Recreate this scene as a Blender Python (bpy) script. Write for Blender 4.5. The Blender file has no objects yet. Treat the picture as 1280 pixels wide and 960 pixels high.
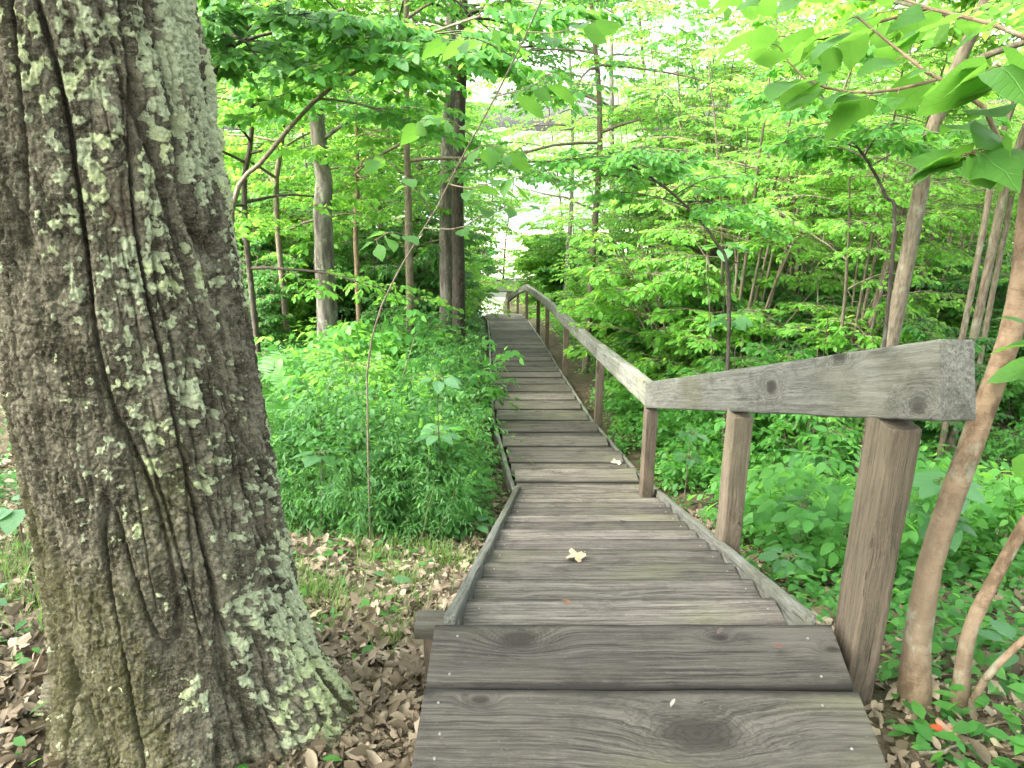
import bpy, math
import numpy as np
from mathutils import Matrix, Vector

SC = bpy.context.scene
COL = SC.collection
R = math.radians

# ------------------------------------------------------------------ camera, sky, sun, exposure
CAM_H, PITCH, FPX = 1.45, R(18.25), 940.0
cam_d = bpy.data.cameras.new('camera')
cam = bpy.data.objects.new('camera', cam_d); COL.objects.link(cam)
cam.location = (0, 0, CAM_H); cam.rotation_euler = (R(90) - PITCH, 0, 0)
cam_d.sensor_width = 36; cam_d.lens = 36 * FPX / 1280
cam_d.clip_start = 0.05; cam_d.clip_end = 8000
SC.camera = cam

SUN_EL, SUN_AZ = R(50), R(-112)          # azimuth from +Y towards +X: ahead of the camera, a little to the left
w = bpy.data.worlds.new('World'); SC.world = w; w.use_nodes = True
nt = w.node_tree; nt.nodes.clear()
sky = nt.nodes.new('ShaderNodeTexSky'); sky.sky_type = 'NISHITA'; sky.sun_disc = False
sky.sun_elevation = SUN_EL; sky.sun_rotation = SUN_AZ
sky.air_density = 1.0; sky.dust_density = 6.0; sky.ozone_density = 0.6
hsv = nt.nodes.new('ShaderNodeHueSaturation'); hsv.inputs['Saturation'].default_value = 0.38
bg = nt.nodes.new('ShaderNodeBackground'); bg.inputs['Strength'].default_value = 0.15
wo = nt.nodes.new('ShaderNodeOutputWorld')
nt.links.new(sky.outputs[0], hsv.inputs['Color']); nt.links.new(hsv.outputs[0], bg.inputs[0]); nt.links.new(bg.outputs[0], wo.inputs[0])
sd = bpy.data.lights.new('sun', 'SUN'); sd.energy = 1.5; sd.angle = R(14); sd.color = (1.0, 0.95, 0.86)
so = bpy.data.objects.new('sun', sd); COL.objects.link(so)
sv = Vector((math.sin(SUN_AZ) * math.cos(SUN_EL), math.cos(SUN_AZ) * math.cos(SUN_EL), math.sin(SUN_EL)))
so.rotation_euler = sv.to_track_quat('Z', 'Y').to_euler(); so.location = (0, 0, 30)
SC.view_settings.view_transform = 'Standard'; SC.view_settings.look = 'None'
SC.view_settings.exposure = 3.4; SC.view_settings.gamma = 1.0
cy = SC.cycles
cy.max_bounces = 8; cy.diffuse_bounces = 6; cy.glossy_bounces = 1; cy.transmission_bounces = 6
cy.caustics_reflective = False; cy.caustics_refractive = False

# ------------------------------------------------------------------ helpers
def tag(o, label=None, cat=None, group=None, kind=None):
    for k, v in (('label', label), ('category', cat), ('group', group), ('kind', kind)):
        if v: o[k] = v
    return o

def empty(name, loc=(0, 0, 0), rz=0.0, **kw):
    o = bpy.data.objects.new(name, None); COL.objects.link(o)
    o.location = loc; o.rotation_euler = (0, 0, rz); o.empty_display_size = .1
    return tag(o, **kw)

def nmesh(name, V, F, mat, smooth=True, attrs=None):
    V = np.ascontiguousarray(V, np.float32); F = np.ascontiguousarray(F, np.int32)
    me = bpy.data.meshes.new(name); nf, k = F.shape
    me.vertices.add(len(V)); me.vertices.foreach_set('co', V.ravel())
    me.loops.add(nf * k); me.loops.foreach_set('vertex_index', F.ravel())
    me.polygons.add(nf); me.polygons.foreach_set('loop_start', np.arange(0, nf * k, k, dtype=np.int32))
    me.polygons.foreach_set('use_smooth', np.full(nf, smooth))
    for an, av in (attrs or {}).items():
        a = me.attributes.new(an, 'FLOAT', 'POINT'); a.data.foreach_set('value', np.ascontiguousarray(av, np.float32))
    me.materials.append(mat); me.update(calc_edges=True); me.validate()
    return me

def mobj(name, me, parent=None, loc=None):
    o = bpy.data.objects.new(name, me); COL.objects.link(o)
    if parent: o.parent = parent
    if loc is not None: o.location = loc
    return o

def dup(root, loc, rz=0.0, s=1.0, label=None, tilt=(0, 0)):
    r = root.copy(); COL.objects.link(r); r.location = loc
    r.rotation_euler = (tilt[0], tilt[1], rz); r.scale = (s, s, s)
    if label: r['label'] = label
    for ch in list(root.children):
        c = ch.copy(); COL.objects.link(c); c.parent = r
        for g in ch.children:
            d = g.copy(); COL.objects.link(d); d.parent = c
    return r

def cat(parts):
    Vs, Fs, b = [], [], 0
    for V, F in parts:
        if len(V) == 0: continue
        Vs.append(V); Fs.append(F + b); b += len(V)
    return np.concatenate(Vs), np.concatenate(Fs)

_pr = np.random.RandomState(7)
_PERM = np.tile(_pr.permutation(256), 3).astype(np.int32)
_G = _pr.normal(size=(256, 3)); _G /= np.linalg.norm(_G, axis=1)[:, None]
def noise(p, seed=0):
    p = np.asarray(p, np.float64) + np.array([seed * 17.13, seed * 31.7, seed * 7.77])
    i = np.floor(p).astype(np.int64); f = p - i; u = f * f * f * (f * (f * 6 - 15) + 10)
    i &= 255; out = 0.0
    for dx in (0, 1):
        wx = u[..., 0] if dx else 1 - u[..., 0]
        for dy in (0, 1):
            wy = u[..., 1] if dy else 1 - u[..., 1]
            for dz in (0, 1):
                wz = u[..., 2] if dz else 1 - u[..., 2]
                h = _PERM[_PERM[_PERM[i[..., 0] + dx] + i[..., 1] + dy] + i[..., 2] + dz]
                g = _G[h]
                out = out + wx * wy * wz * (g[..., 0] * (f[..., 0] - dx) + g[..., 1] * (f[..., 1] - dy) + g[..., 2] * (f[..., 2] - dz))
    return out * 1.6
def fbm(p, n=4, seed=0):
    s, a = 0.0, 1.0
    for k in range(n):
        s = s + a * noise(np.asarray(p) * 2.03 ** k, seed + k); a *= .5
    return s
def sstep(a, b, x):
    t = np.clip((x - a) / (b - a), 0, 1); return t * t * (3 - 2 * t)
def unit(v): return v / np.maximum(np.linalg.norm(v, axis=-1, keepdims=True), 1e-9)

def at(px, py, d):
    """point of the place seen at photo pixel px, py whose distance ahead is d metres"""
    u, v = (px - 640) / FPX, (480 - py) / FPX
    c, s = math.cos(PITCH), math.sin(PITCH)
    t = d / (c + v * s)
    return np.array([u * t, d, CAM_H + t * (-s + v * c)])

def resample(pts, n):
    pts = np.asarray(pts, float)
    k = len(pts)
    if k < 3:
        t = np.linspace(0, 1, n)[:, None]; return pts[0] * (1 - t) + pts[-1] * t
    q = np.vstack([2 * pts[0] - pts[1], pts, 2 * pts[-1] - pts[-2]])
    out = []
    for t in np.linspace(0, k - 1, n):
        i = min(int(t), k - 2); f = t - i
        a, b, c, d = q[i], q[i + 1], q[i + 2], q[i + 3]
        out.append(.5 * (2 * b + (c - a) * f + (2 * a - 5 * b + 4 * c - d) * f * f + (3 * b - a - 3 * c + d) * f ** 3))
    return np.array(out)

def tubes(C, Rr, sides=5):
    """C (n,m,3) centre lines, Rr (n,m) radii"""
    C = np.asarray(C, float); Rr = np.asarray(Rr, float)
    n, m, _ = C.shape
    T = np.gradient(C, axis=1); T = unit(T)
    ref = np.where(np.abs(T[..., 2:3]) > .85, np.array([1., .13, 0]), np.array([0., 0, 1]))
    mean = unit(C[:, -1] - C[:, 0])
    ref = np.broadcast_to(np.where(np.abs(mean[:, None, 2:3]) > .8, np.array([1., .13, 0]), np.array([.07, .05, 1.])), C.shape)
    A = unit(np.cross(T, ref)); B = np.cross(T, A)
    th = np.linspace(0, 2 * np.pi, sides, endpoint=False)
    V = C[:, :, None] + Rr[:, :, None, None] * (A[:, :, None] * np.cos(th)[None, None, :, None] + B[:, :, None] * np.sin(th)[None, None, :, None])
    idx = np.arange(n * m * sides).reshape(n, m, sides)
    a = idx[:, :-1]; b = np.roll(a, -1, axis=2); c = idx[:, 1:]; d = np.roll(c, -1, axis=2)
    F = np.concatenate([np.stack([a, d, b], -1).reshape(-1, 3), np.stack([a, c, d], -1).reshape(-1, 3)])
    cap = idx[:, -1]
    F = np.concatenate([F] + [np.stack([cap[:, 0], cap[:, k], cap[:, k + 1]], -1) for k in range(1, sides - 1)])
    return V.reshape(-1, 3), F

# leaf outlines: length along x from 0 to 1, midrib folded, tip bent down
def leaf_tpl(wid, droop=.12, fold=.06, n=3, peak=.45, heart=0.0):
    ts = np.linspace(0, 1, n + 2)
    V, F = [], []
    for t in ts: V.append((t, 0, -droop * t * t))
    for t in ts[1:-1]:
        wv = wid * (np.sin(np.pi * t ** (math.log(.5) / math.log(peak)))) ** .8
        xb = t - heart * (1 - t) ** 2
        V.append((xb, wv, -droop * t * t + fold * wv / wid)); V.append((xb, -wv, -droop * t * t + fold * wv / wid))
    L = lambda k: n + 2 + 2 * (k - 1)
    Rg = lambda k: n + 3 + 2 * (k - 1)
    F += [(0, 1, L(1)), (0, Rg(1), 1)]
    for k in range(1, n):
        F += [(k, k + 1, L(k + 1)), (k, L(k + 1), L(k)), (k, Rg(k), Rg(k + 1)), (k, Rg(k + 1), k + 1)]
    F += [(n, n + 1, L(n)), (n, Rg(n), n + 1)]
    return np.array(V, float), np.array(F)
T_FAR = (np.array([(0, 0, 0), (.5, .3, .06), (1, 0, -.1), (.45, -.3, .06)], float), np.array([(0, 2, 1), (0, 3, 2)]))
T_OV = leaf_tpl(.27, .15, .05, 2)
T_LANCE = leaf_tpl(.15, .2, .03, 2)
T_BIG = leaf_tpl(.38, .22, .05, 5, .36, .22)
T_OVN = leaf_tpl(.30, .18, .06, 4, .42)
T_PINNA = leaf_tpl(.055, .16, .02, 2, .3)
def lobed():
    ang = np.linspace(-2.8, 2.8, 46)
    rr = np.array([(.50 + .50 * abs(math.cos(a * 2.5)) ** .9) * (1 - .13 * abs(a)) * (1 + .06 * math.sin(a * 17)) for a in ang])
    V = [(0.3, 0, 0)] + [(.3 + r * .70 * math.cos(a), r * .66 * math.sin(a), .09 * math.cos(5 * a) * r - .16 * r * r + .05 * math.sin(3 * a)) for a, r in zip(ang, rr)]
    V += [(0, .012, -.03), (0, -.012, -.03), (-.22, 0, .04)]
    F = [(0, k, k + 1) for k in range(1, 46)] + [(0, 47, 49), (0, 49, 48)]
    return np.array(V), np.array(F)
T_LOBED = lobed()

def uv(tpls):
    return dict(lu=np.concatenate([np.tile(t[0][:, 0], n) for t, n in tpls]), lw=np.concatenate([np.tile(t[0][:, 1], n) for t, n in tpls]))
def place(P, D, U, S, tpl):
    """one leaf per row: foot P, direction D, upper side U, length S"""
    tv, tf = tpl
    D = unit(D); W = unit(np.cross(U, D)); N = np.cross(D, W)
    S = np.asarray(S, float).reshape(-1, 1, 1)
    V = P[:, None] + S * (tv[None, :, 0:1] * D[:, None] + tv[None, :, 1:2] * W[:, None] + tv[None, :, 2:3] * N[:, None])
    n = len(P); F = tf[None] + (np.arange(n) * len(tv))[:, None, None]
    return V.reshape(-1, 3), F.reshape(-1, 3)

# ------------------------------------------------------------------ materials
class NB:
    def __init__(self, name):
        self.m = bpy.data.materials.new(name); self.m.use_nodes = True
        self.t = self.m.node_tree; self.t.nodes.clear()
        self.out = self.t.nodes.new('ShaderNodeOutputMaterial')
    def n(self, ty, ins=None, **props):
        nd = self.t.nodes.new('ShaderNode' + ty)
        for k, v in props.items(): setattr(nd, k, v)
        for k, v in (ins or {}).items(): self.set(nd, k, v)
        return nd
    def set(self, nd, k, v):
        s = nd.inputs[k]
        if isinstance(v, bpy.types.NodeSocket): self.t.links.new(v, s)
        else: s.default_value = v
    def math(self, op, a, b=0.0, c=0.0, clamp=False):
        nd = self.n('Math', {0: a, 1: b, 2: c}, operation=op, use_clamp=clamp); return nd.outputs[0]
    def vmul(self, v, k):
        return self.n('VectorMath', {0: v, 1: k}, operation='MULTIPLY').outputs[0]
    def vadd(self, v, k):
        return self.n('VectorMath', {0: v, 1: k}, operation='ADD').outputs[0]
    def noise(self, v, scale=1.0, detail=3.0, rough=.55, dist=0.0):
        return self.n('TexNoise', {'Vector': v, 'Scale': scale, 'Detail': detail, 'Roughness': rough, 'Distortion': dist}).outputs['Fac']
    def ramp(self, f, stops):
        nd = self.n('ValToRGB', {'Fac': f}); cr = nd.color_ramp
        while len(cr.elements) < len(stops): cr.elements.new(.5)
        for e, (p, c) in zip(cr.elements, stops): e.position = p; e.color = (*c, 1) if len(c) == 3 else c
        return nd.outputs['Color']
    def step(self, f, a, b):
        return self.n('MapRange', {'Value': f, 'From Min': a, 'From Max': b}, interpolation_type='SMOOTHSTEP').outputs[0]
    def mix(self, f, a, b, mode='MIX'):
        nd = self.n('Mix', data_type='RGBA', blend_type=mode)
        for i, v in ((0, f), (6, a), (7, b)):
            s = nd.inputs[i]
            if isinstance(v, bpy.types.NodeSocket): self.t.links.new(v, s)
            else: s.default_value = v if i == 0 else (*v, 1)
        return nd.outputs[2]
    def bump(self, h, strength=.6, dist=.01, normal=None):
        i = {'Height': h, 'Strength': strength, 'Distance': dist}
        if normal is not None: i['Normal'] = normal
        return self.n('Bump', i).outputs[0]
    def pbr(self, col, rough=.8, spec=.3, normal=None):
        nd = self.n('BsdfPrincipled')
        self.set(nd, 'Base Color', col if isinstance(col, bpy.types.NodeSocket) else (*col, 1))
        self.set(nd, 'Roughness', rough); self.set(nd, 'Specular IOR Level', spec)
        if normal is not None: self.set(nd, 'Normal', normal)
        return nd.outputs[0]
    def done(self, sh):
        self.t.links.new(sh, self.out.inputs['Surface']); return self.m

def leaf_mat(name, dark, mid, light, trans, tfac=.42, rough=.52, spec=.28, veins=False):
    b = NB(name)
    g = b.n('NewGeometry'); oi = b.n('ObjectInfo')
    r1 = g.outputs['Random Per Island']
    pos = g.outputs['Position']
    big = b.noise(pos, .55, 2)                                   # shoots and plants differ from one another
    v = b.math('ADD', b.math('MULTIPLY', r1, .55), b.math('MULTIPLY', big, .45))
    v = b.math('ADD', v, b.math('MULTIPLY', b.math('SUBTRACT', oi.outputs['Random'], .5), .25))
    col = b.ramp(v, [(.18, dark), (.5, mid), (.82, light)])
    tc = b.ramp(v, [(.18, tuple(x * .75 for x in trans)), (.8, trans)])
    nrm = None
    if veins:
        lu = b.n('Attribute', attribute_name='lu').outputs['Fac']; lw = b.math('ABSOLUTE', b.n('Attribute', attribute_name='lw').outputs['Fac'])
        mid_ = b.math('SUBTRACT', 1.0, b.step(lw, .004, .016))
        fr = b.math('FRACT', b.math('MULTIPLY', b.math('SUBTRACT', lu, b.math('MULTIPLY', lw, .85)), 8.0))
        sv_ = b.math('MULTIPLY', b.math('SUBTRACT', 1.0, b.step(b.math('ABSOLUTE', b.math('SUBTRACT', fr, .5)), .03, .11)), .55)
        vm = b.math('MAXIMUM', mid_, sv_)
        sp_ = b.noise(pos, 70, 4, .7)
        col = b.mix(b.math('MULTIPLY', b.step(sp_, .4, .75), .35), col, dark)
        col = b.mix(b.math('MULTIPLY', vm, .45), col, tuple(min(1, x * 1.5 + .02) for x in light))
        tc = b.mix(b.math('MULTIPLY', vm, .5), tc, tuple(x * .5 for x in trans))
        nrm = b.bump(b.math('ADD', b.math('MULTIPLY', vm, -1.0), b.math('MULTIPLY', fr, .35)), .6, .006)
    p = b.pbr(col, rough, spec, nrm)
    tr = b.n('BsdfTranslucent', {'Color': tc}).outputs[0]
    ms = b.n('MixShader', {0: tfac, 1: p, 2: tr})
    return b.done(ms.outputs[0])

M_LEAF = {
    'bright': leaf_mat('leaf_yellow_green', (.07, .20, .028), (.10, .28, .04), (.145, .34, .052), (.38, .68, .09), .55),
    'mid': leaf_mat('leaf_fresh_green', (.034, .13, .026), (.058, .195, .037), (.10, .26, .05), (.25, .57, .075), .5),
    'dark': leaf_mat('leaf_deep_green', (.035, .11, .03), (.055, .155, .04), (.085, .21, .055), (.18, .42, .07), .42),
    'herb': leaf_mat('leaf_herb', (.022, .085, .019), (.039, .135, .028), (.075, .195, .036), (.15, .39, .05), .42),
    'fern': leaf_mat('leaf_fern', (.024, .092, .018), (.042, .145, .026), (.07, .195, .034), (.16, .40, .05), .42),
    'broad': leaf_mat('leaf_broad', (.035, .115, .034), (.055, .155, .052), (.08, .19, .08), (.16, .38, .06), .38, .4, .5, True),
    'near': leaf_mat('leaf_near_broad', (.035, .12, .022), (.06, .18, .028), (.085, .225, .036), (.19, .43, .05), .52, .5, .35, True),
    'grass': leaf_mat('grass_blade', (.055, .115, .025), (.09, .165, .035), (.15, .20, .06), (.18, .34, .05), .35),
    'dead': leaf_mat('leaf_dead', (.062, .048, .031), (.175, .135, .09), (.38, .31, .225), (.16, .115, .06), .15, .7, .2),
}

def bark_mat(name, c1, c2, c3, sx=14, sz=3.0, lich=0.35, bump=.02):
    b = NB(name); tc = b.n('TexCoord').outputs['Object']; oi = b.n('ObjectInfo').outputs['Random']
    sh = b.n('CombineXYZ', {0: b.math('MULTIPLY', oi, 9.0), 1: b.math('MULTIPLY', oi, 4.0), 2: b.math('MULTIPLY', oi, 13.0)}).outputs[0]
    p = b.vadd(tc, sh)
    n1 = b.noise(b.vmul(p, (sx, sx, sz)), 1, 6, .65)
    n2 = b.noise(p, 2.3, 4)
    n3 = b.noise(b.vmul(p, (7, 7, 5)), 1, 6, .7)
    col = b.mix(b.step(n1, .35, .62), c1, c2)
    col = b.mix(b.math('MULTIPLY', b.step(n2, .45, .7), .7), col, c3)
    if name == 'bark_tan':
        ln = b.noise(b.vmul(p, (16, 16, 130)), 1, 3, .6); col = b.mix(b.math('MULTIPLY', b.step(ln, .56, .68), .5), col, c1); n1 = b.math('ADD', n1, b.math('MULTIPLY', ln, .5))
    if lich > 0: col = b.mix(b.math('MULTIPLY', b.step(n3, .56, .66), lich), col, (.33, .37, .27))
    return b.done(b.pbr(col, .9, .2, b.bump(n1, .8, bump)))
M_BARK = {
    'gray': bark_mat('bark_gray', (.06, .05, .042), (.17, .155, .13), (.10, .085, .07), lich=.55),
    'dark': bark_mat('bark_dark', (.03, .024, .02), (.075, .06, .048), (.05, .045, .035), 30, 8, lich=.15, bump=.006),
    'tan': bark_mat('bark_tan', (.10, .066, .039), (.225, .156, .098), (.165, .128, .084), 22, 12, lich=.35, bump=.006),
    'thin': bark_mat('bark_slender', (.085, .065, .045), (.17, .14, .10), (.13, .12, .085), 40, 10, lich=.3, bump=.004),
}
def stem_mat():
    b = NB('green_stem'); p = b.n('NewGeometry').outputs['Position']
    c = b.mix(b.noise(p, 3.0), (.07, .13, .035), (.13, .11, .05))
    return b.done(b.pbr(c, .6, .3))
M_STEM = stem_mat()

def wood_mat(name, pale, dark, stain, algae=.35, rough=.85, knots=None, edge=False):
    b = NB(name)
    tc = b.n('TexCoord').outputs['Object']; rnd = b.n('ObjectInfo').outputs['Random']
    off = b.n('CombineXYZ', {0: b.math('MULTIPLY', rnd, 37.0), 1: b.math('MULTIPLY', rnd, 11.0), 2: b.math('MULTIPLY', rnd, 23.0)}).outputs[0]
    p = b.vadd(tc, off)
    wob = b.math('MULTIPLY', b.math('SUBTRACT', b.noise(b.vmul(p, (1.6, 3, 3)), 1, 3), .5), .06)
    if knots is None:
        vo = b.n('TexVoronoi', {'Vector': b.vmul(p, (1.9, 5.0, 4.0)), 'Scale': 1.0, 'Randomness': .9}, feature='F1')
        dist = vo.outputs['Distance']
        has = b.math('GREATER_THAN', b.n('SeparateColor', {0: vo.outputs['Color']}).outputs[0], .45)
    else:
        dist = None; has = 1.0
        for kx, ky, kr in knots:
            q = b.vmul(b.vadd(tc, (-kx, -ky, 0)), (.15 / (1.6 * kr), .15 / kr, 0))
            l = b.n('VectorMath', {0: q}, operation='LENGTH').outputs['Value']
            dist = l if dist is None else b.math('MINIMUM', dist, l)
    dist = b.math('ADD', dist, b.math('MULTIPLY', b.math('SUBTRACT', b.noise(b.vmul(p, (14, 30, 30)), 1, 3), .5), .10))
    kn = b.math('MULTIPLY', b.math('POWER', b.math('SUBTRACT', 1.0, b.step(dist, 0.0, .42)), 1.6), has)
    sp = b.n('SeparateXYZ', {0: p}).outputs
    y2 = b.math('ADD', b.math('ADD', sp[1], wob), b.math('MULTIPLY', kn, .085))
    z2 = b.math('ADD', sp[2], b.math('MULTIPLY', wob, .6))
    def g(fx, fy, detail=4.0, rg=.65):
        return b.noise(b.n('CombineXYZ', {0: b.math('MULTIPLY', sp[0], fx), 1: b.math('MULTIPLY', y2, fy), 2: b.math('MULTIPLY', z2, fy)}).outputs[0], 1.0, detail, rg)
    grain = g(2.2, 85, 5, .75); band = g(1.0, 24, 4, .65); fine = g(9, 300, 3, .7); line = g(1.3, 150, 3, .6)
    patch = b.noise(b.vmul(p, (5, 9, 9)), 1.0, 6, .72); fleck = b.noise(b.vmul(p, (60, 150, 150)), 1.0, 3, .7)
    blot = b.noise(b.vmul(p, (1.7, 4, 4)), 1.0, 5, .65)
    col = b.mix(b.step(grain, .33, .64), dark, pale)
    col = b.mix(b.math('MULTIPLY', b.step(band, .44, .62), .6), col, stain)
    col = b.mix(b.math('MULTIPLY', b.step(fine, .5, .68), .55), col, tuple(x * .6 for x in dark))
    col = b.mix(b.math('MULTIPLY', b.step(patch, .5, .68), .55), col, tuple(x * .65 for x in dark))
    col = b.mix(b.math('MULTIPLY', b.step(blot, .52, .7), .45), col, tuple(x * 1.35 for x in pale))
    col = b.mix(b.math('MULTIPLY', b.step(fleck, .58, .72), .35), col, tuple(x * 1.5 for x in pale))
    al = b.math('MULTIPLY', b.step(b.noise(b.vmul(p, (1.1, 2.4, 2.4)), 1, 4), .48, .70), algae)
    col = b.mix(al, col, (.098, .10, .05))
    core = b.math('MULTIPLY', b.math('SUBTRACT', 1.0, b.step(dist, .06, .15)), has)
    col = b.mix(b.math('MULTIPLY', core, .9), col, (.022, .018, .014))
    ring = b.math('MULTIPLY', b.math('MULTIPLY', b.step(b.math('SINE', b.math('MULTIPLY', dist, 240.0)), .2, .9), kn), .55)
    col = b.mix(ring, col, tuple(x * .55 for x in dark))
    crk = b.math('MULTIPLY', b.step(line, .655, .70), .85)
    col = b.mix(crk, col, (.026, .022, .018))
    ey = b.math('ADD', b.math('ABSOLUTE', b.n('SeparateXYZ', {0: tc}).outputs[1]), b.math('MULTIPLY', b.math('SUBTRACT', patch, .5), .05))
    if edge: col = b.mix(b.math('MULTIPLY', b.step(ey, .114, .141), .85), col, tuple(x * .5 for x in dark))
    tone = b.math('ADD', .62, b.math('MULTIPLY', b.math('FRACT', b.math('MULTIPLY', rnd, 7.31)), .80))
    col = b.mix(1.0, col, b.n('CombineColor', {0: tone, 1: tone, 2: tone}).outputs[0], 'MULTIPLY')
    h = b.math('ADD', b.math('ADD', b.math('MULTIPLY', grain, .8), b.math('MULTIPLY', fine, .5)), b.math('MULTIPLY', crk, -1.1))
    return b.done(b.pbr(col, rough, .25, b.bump(h, .9, .004)))
M_DECK = wood_mat('weathered_deck_wood', (.122, .108, .093), (.025, .021, .0175), (.060, .053, .045), .4, edge=True)
DECKC = ((.086, .077, .065), (.020, .017, .014), (.048, .043, .036), .5, .85)
M_DECK1 = wood_mat('landing_wood_front', *DECKC, [(-.33, .07, .05), (.275, .075, .022), (.60, .02, .02)], True)
M_DECK2 = wood_mat('landing_wood_near', *DECKC, [(.145, -.01, .085), (-.42, .10, .02)], True)
M_POST = wood_mat('weathered_post_wood', (.20, .156, .11), (.068, .052, .037), (.135, .106, .075), .3)
M_RAIL = wood_mat('weathered_rail_wood', (.21, .21, .18), (.07, .07, .058), (.135, .138, .115), .45)

def soil_mat():
    b = NB('forest_soil'); p = b.n('NewGeometry').outputs['Position']
    n1 = b.noise(p, 3.0, 6, .7); n2 = b.noise(p, 26.0, 5, .7); n3 = b.noise(p, .5, 3)
    c = b.mix(b.step(n1, .35, .65), (.055, .042, .028), (.115, .088, .058))
    c = b.mix(b.step(n2, .45, .7), c, (.036, .028, .019))
    c = b.mix(b.math('MULTIPLY', b.step(n3, .45, .65), .5), c, (.06, .075, .03))
    return b.done(b.pbr(c, .95, .15, b.bump(n2, .9, .03)))
M_SOIL = soil_mat()
def path_mat():
    b = NB('pale_gravel'); p = b.n('NewGeometry').outputs['Position']
    n = b.noise(p, 40, 5, .7)
    return b.done(b.pbr(b.mix(n, (.30, .28, .25), (.48, .46, .42)), .9, .2, b.bump(n, .5, .02)))
M_PATH = path_mat()
def water_mat():
    b = NB('lake_water'); p = b.n('NewGeometry').outputs['Position']
    n = b.noise(b.vmul(p, (.6, 1.4, 1)), 1, 4)
    return b.done(b.pbr((.05, .065, .06), .12, .5, b.bump(n, .25, .12)))
M_WATER = water_mat()
def nail_mat():
    b = NB('nail_steel'); p = b.n('NewGeometry').outputs['Position']
    return b.done(b.pbr(b.mix(b.noise(p, 200), (.10, .095, .09), (.18, .17, .16)), .5, .5))
M_NAIL = nail_mat()

# ------------------------------------------------------------------ lie of the land
PY = [-200, 1.99, 5.77, 24, 28, 36, 46, 60, 90]
PZ = [0, 0, -1.39, -4.03, -5.15, -6.1, -7.4, -9.6, -11]
def pz(y): return np.interp(y, PY, PZ)
CY = [-50, 2, 5.8, 8.6, 12.6, 17, 21.8, 25, 28, 32, 36, 44]
CX = [.37, .37, .62, .37, .22, .08, -.12, -.35, -.75, -.95, -.95, -.85]
def cx(y): return np.interp(y, CY, CX)
def gz(x, y):
    x = np.asarray(x, float); y = np.asarray(y, float)
    ys = [np.clip(y + k, -200, 90) for k in (-.5, -.25, 0, .25, .5)]
    base = sum(pz(v) for v in ys) / 5
    rel = x - cx(y)
    left = np.clip((-rel - .8) / 7, 0, 3)
    right = np.clip((rel - .8) / 8, 0, 3)
    near = sstep(1, 9, y)
    z = base - .21 + near * (1.25 * left / (1 + .35 * left)) * (1 - sstep(28, 46, y)) + .35 * near * right * (1 - sstep(28, 46, y))
    P = np.stack([x, y, np.zeros_like(x)], -1)
    amp = sstep(.6, 1.6, np.abs(rel))
    return z + (.07 * noise(P * .8, 3) + .025 * noise(P * 3.1, 5)) * (.35 + .65 * amp)
def gpt(x, y, dz=0.0): return np.array([x, y, float(gz(x, y)) + dz])

def grid(xs, ys, zf):
    X, Y = np.meshgrid(xs, ys); V = np.stack([X, Y, zf(X, Y)], -1).reshape(-1, 3)
    n, m = len(ys), len(xs); i = np.arange(n * m).reshape(n, m)
    return V, np.stack([i[:-1, :-1], i[:-1, 1:], i[1:, 1:], i[1:, :-1]], -1).reshape(-1, 4)
xs = np.concatenate([[-400, -200, -100, -60, -40, -30], np.arange(-24, -8, .8), np.arange(-8, 8, .12), np.arange(8, 24, .8), [30, 40, 60, 100, 200, 400]])
ys = np.concatenate([[-300, -100, -50, -20, -10], np.arange(-5, .5, .5), np.arange(.5, 9, .1), np.arange(9, 30, .3), np.arange(30, 66, 1.5), [70, 80, 90]])
V, F = grid(xs, ys, gz)
tag(mobj('ground', nmesh('ground', V, F, M_SOIL)), kind='structure')
V, F = grid(np.linspace(-4000, 4000, 9), np.array([44, 120, 400, 1000, 3000, 7000.]), lambda X, Y: np.full_like(X, -7.75))
tag(mobj('water', nmesh('water', V, F, M_WATER)), kind='structure')
def hill_mat():
    b = NB('far_woods'); p = b.n('NewGeometry').outputs['Position']
    n = b.noise(p, .09, 6, .75)
    return b.done(b.pbr(b.mix(b.step(n, .35, .65), (.10, .17, .08), (.20, .29, .13)), .9, .1, b.bump(n, 1.0, 8)))
V, F = grid(np.linspace(-1500, 1500, 240), np.linspace(420, 900, 40), lambda X, Y: -8 + sstep(420, 600, Y) * (7 + 5 * noise(np.stack([X * .004, Y * .004, 0 * X], -1), 9)) + 5 * sstep(420, 450, Y) * (1 + noise(np.stack([X * .06, Y * .06, 0 * X], -1), 8)))
tag(mobj('hills', nmesh('hills', V, F, hill_mat())), kind='structure')
def sand_mat():
    b = NB('pale_sand'); p = b.n('NewGeometry').outputs['Position']; n = b.noise(p, 6, 5, .7)
    return b.done(b.pbr(b.mix(n, (.42, .39, .33), (.60, .57, .50)), .95, .1, b.bump(n, .5, .03)))
V, F = grid(np.linspace(-60, 60, 61), np.linspace(45, 78, 34), lambda X, Y: np.where(Y < 46, gz(X, Y) - .3, -7.68 + .12 * sstep(45, 52, Y) + .05 * noise(np.stack([X * .3, Y * .3, 0 * X], -1), 12) + .6 * (1 - sstep(46, 52, Y))))
tag(mobj('beach', nmesh('beach', V, F, sand_mat())), kind='structure')
yy = np.linspace(28.2, 44, 60); off = np.linspace(-.7, .7, 7)
V = np.stack([cx(yy)[:, None] + off[None], np.repeat(yy[:, None], 7, 1), np.zeros((60, 7))], -1)
V[..., 2] = gz(V[..., 0], V[..., 1]).max(1)[:, None] + .03; V[:, [0, -1], 2] -= .12
i = np.arange(420).reshape(60, 7)
tag(mobj('path', nmesh('path', V.reshape(-1, 3), np.stack([i[:-1, :-1], i[:-1, 1:], i[1:, 1:], i[1:, :-1]], -1).reshape(-1, 4), M_PATH)), kind='structure')

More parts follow.
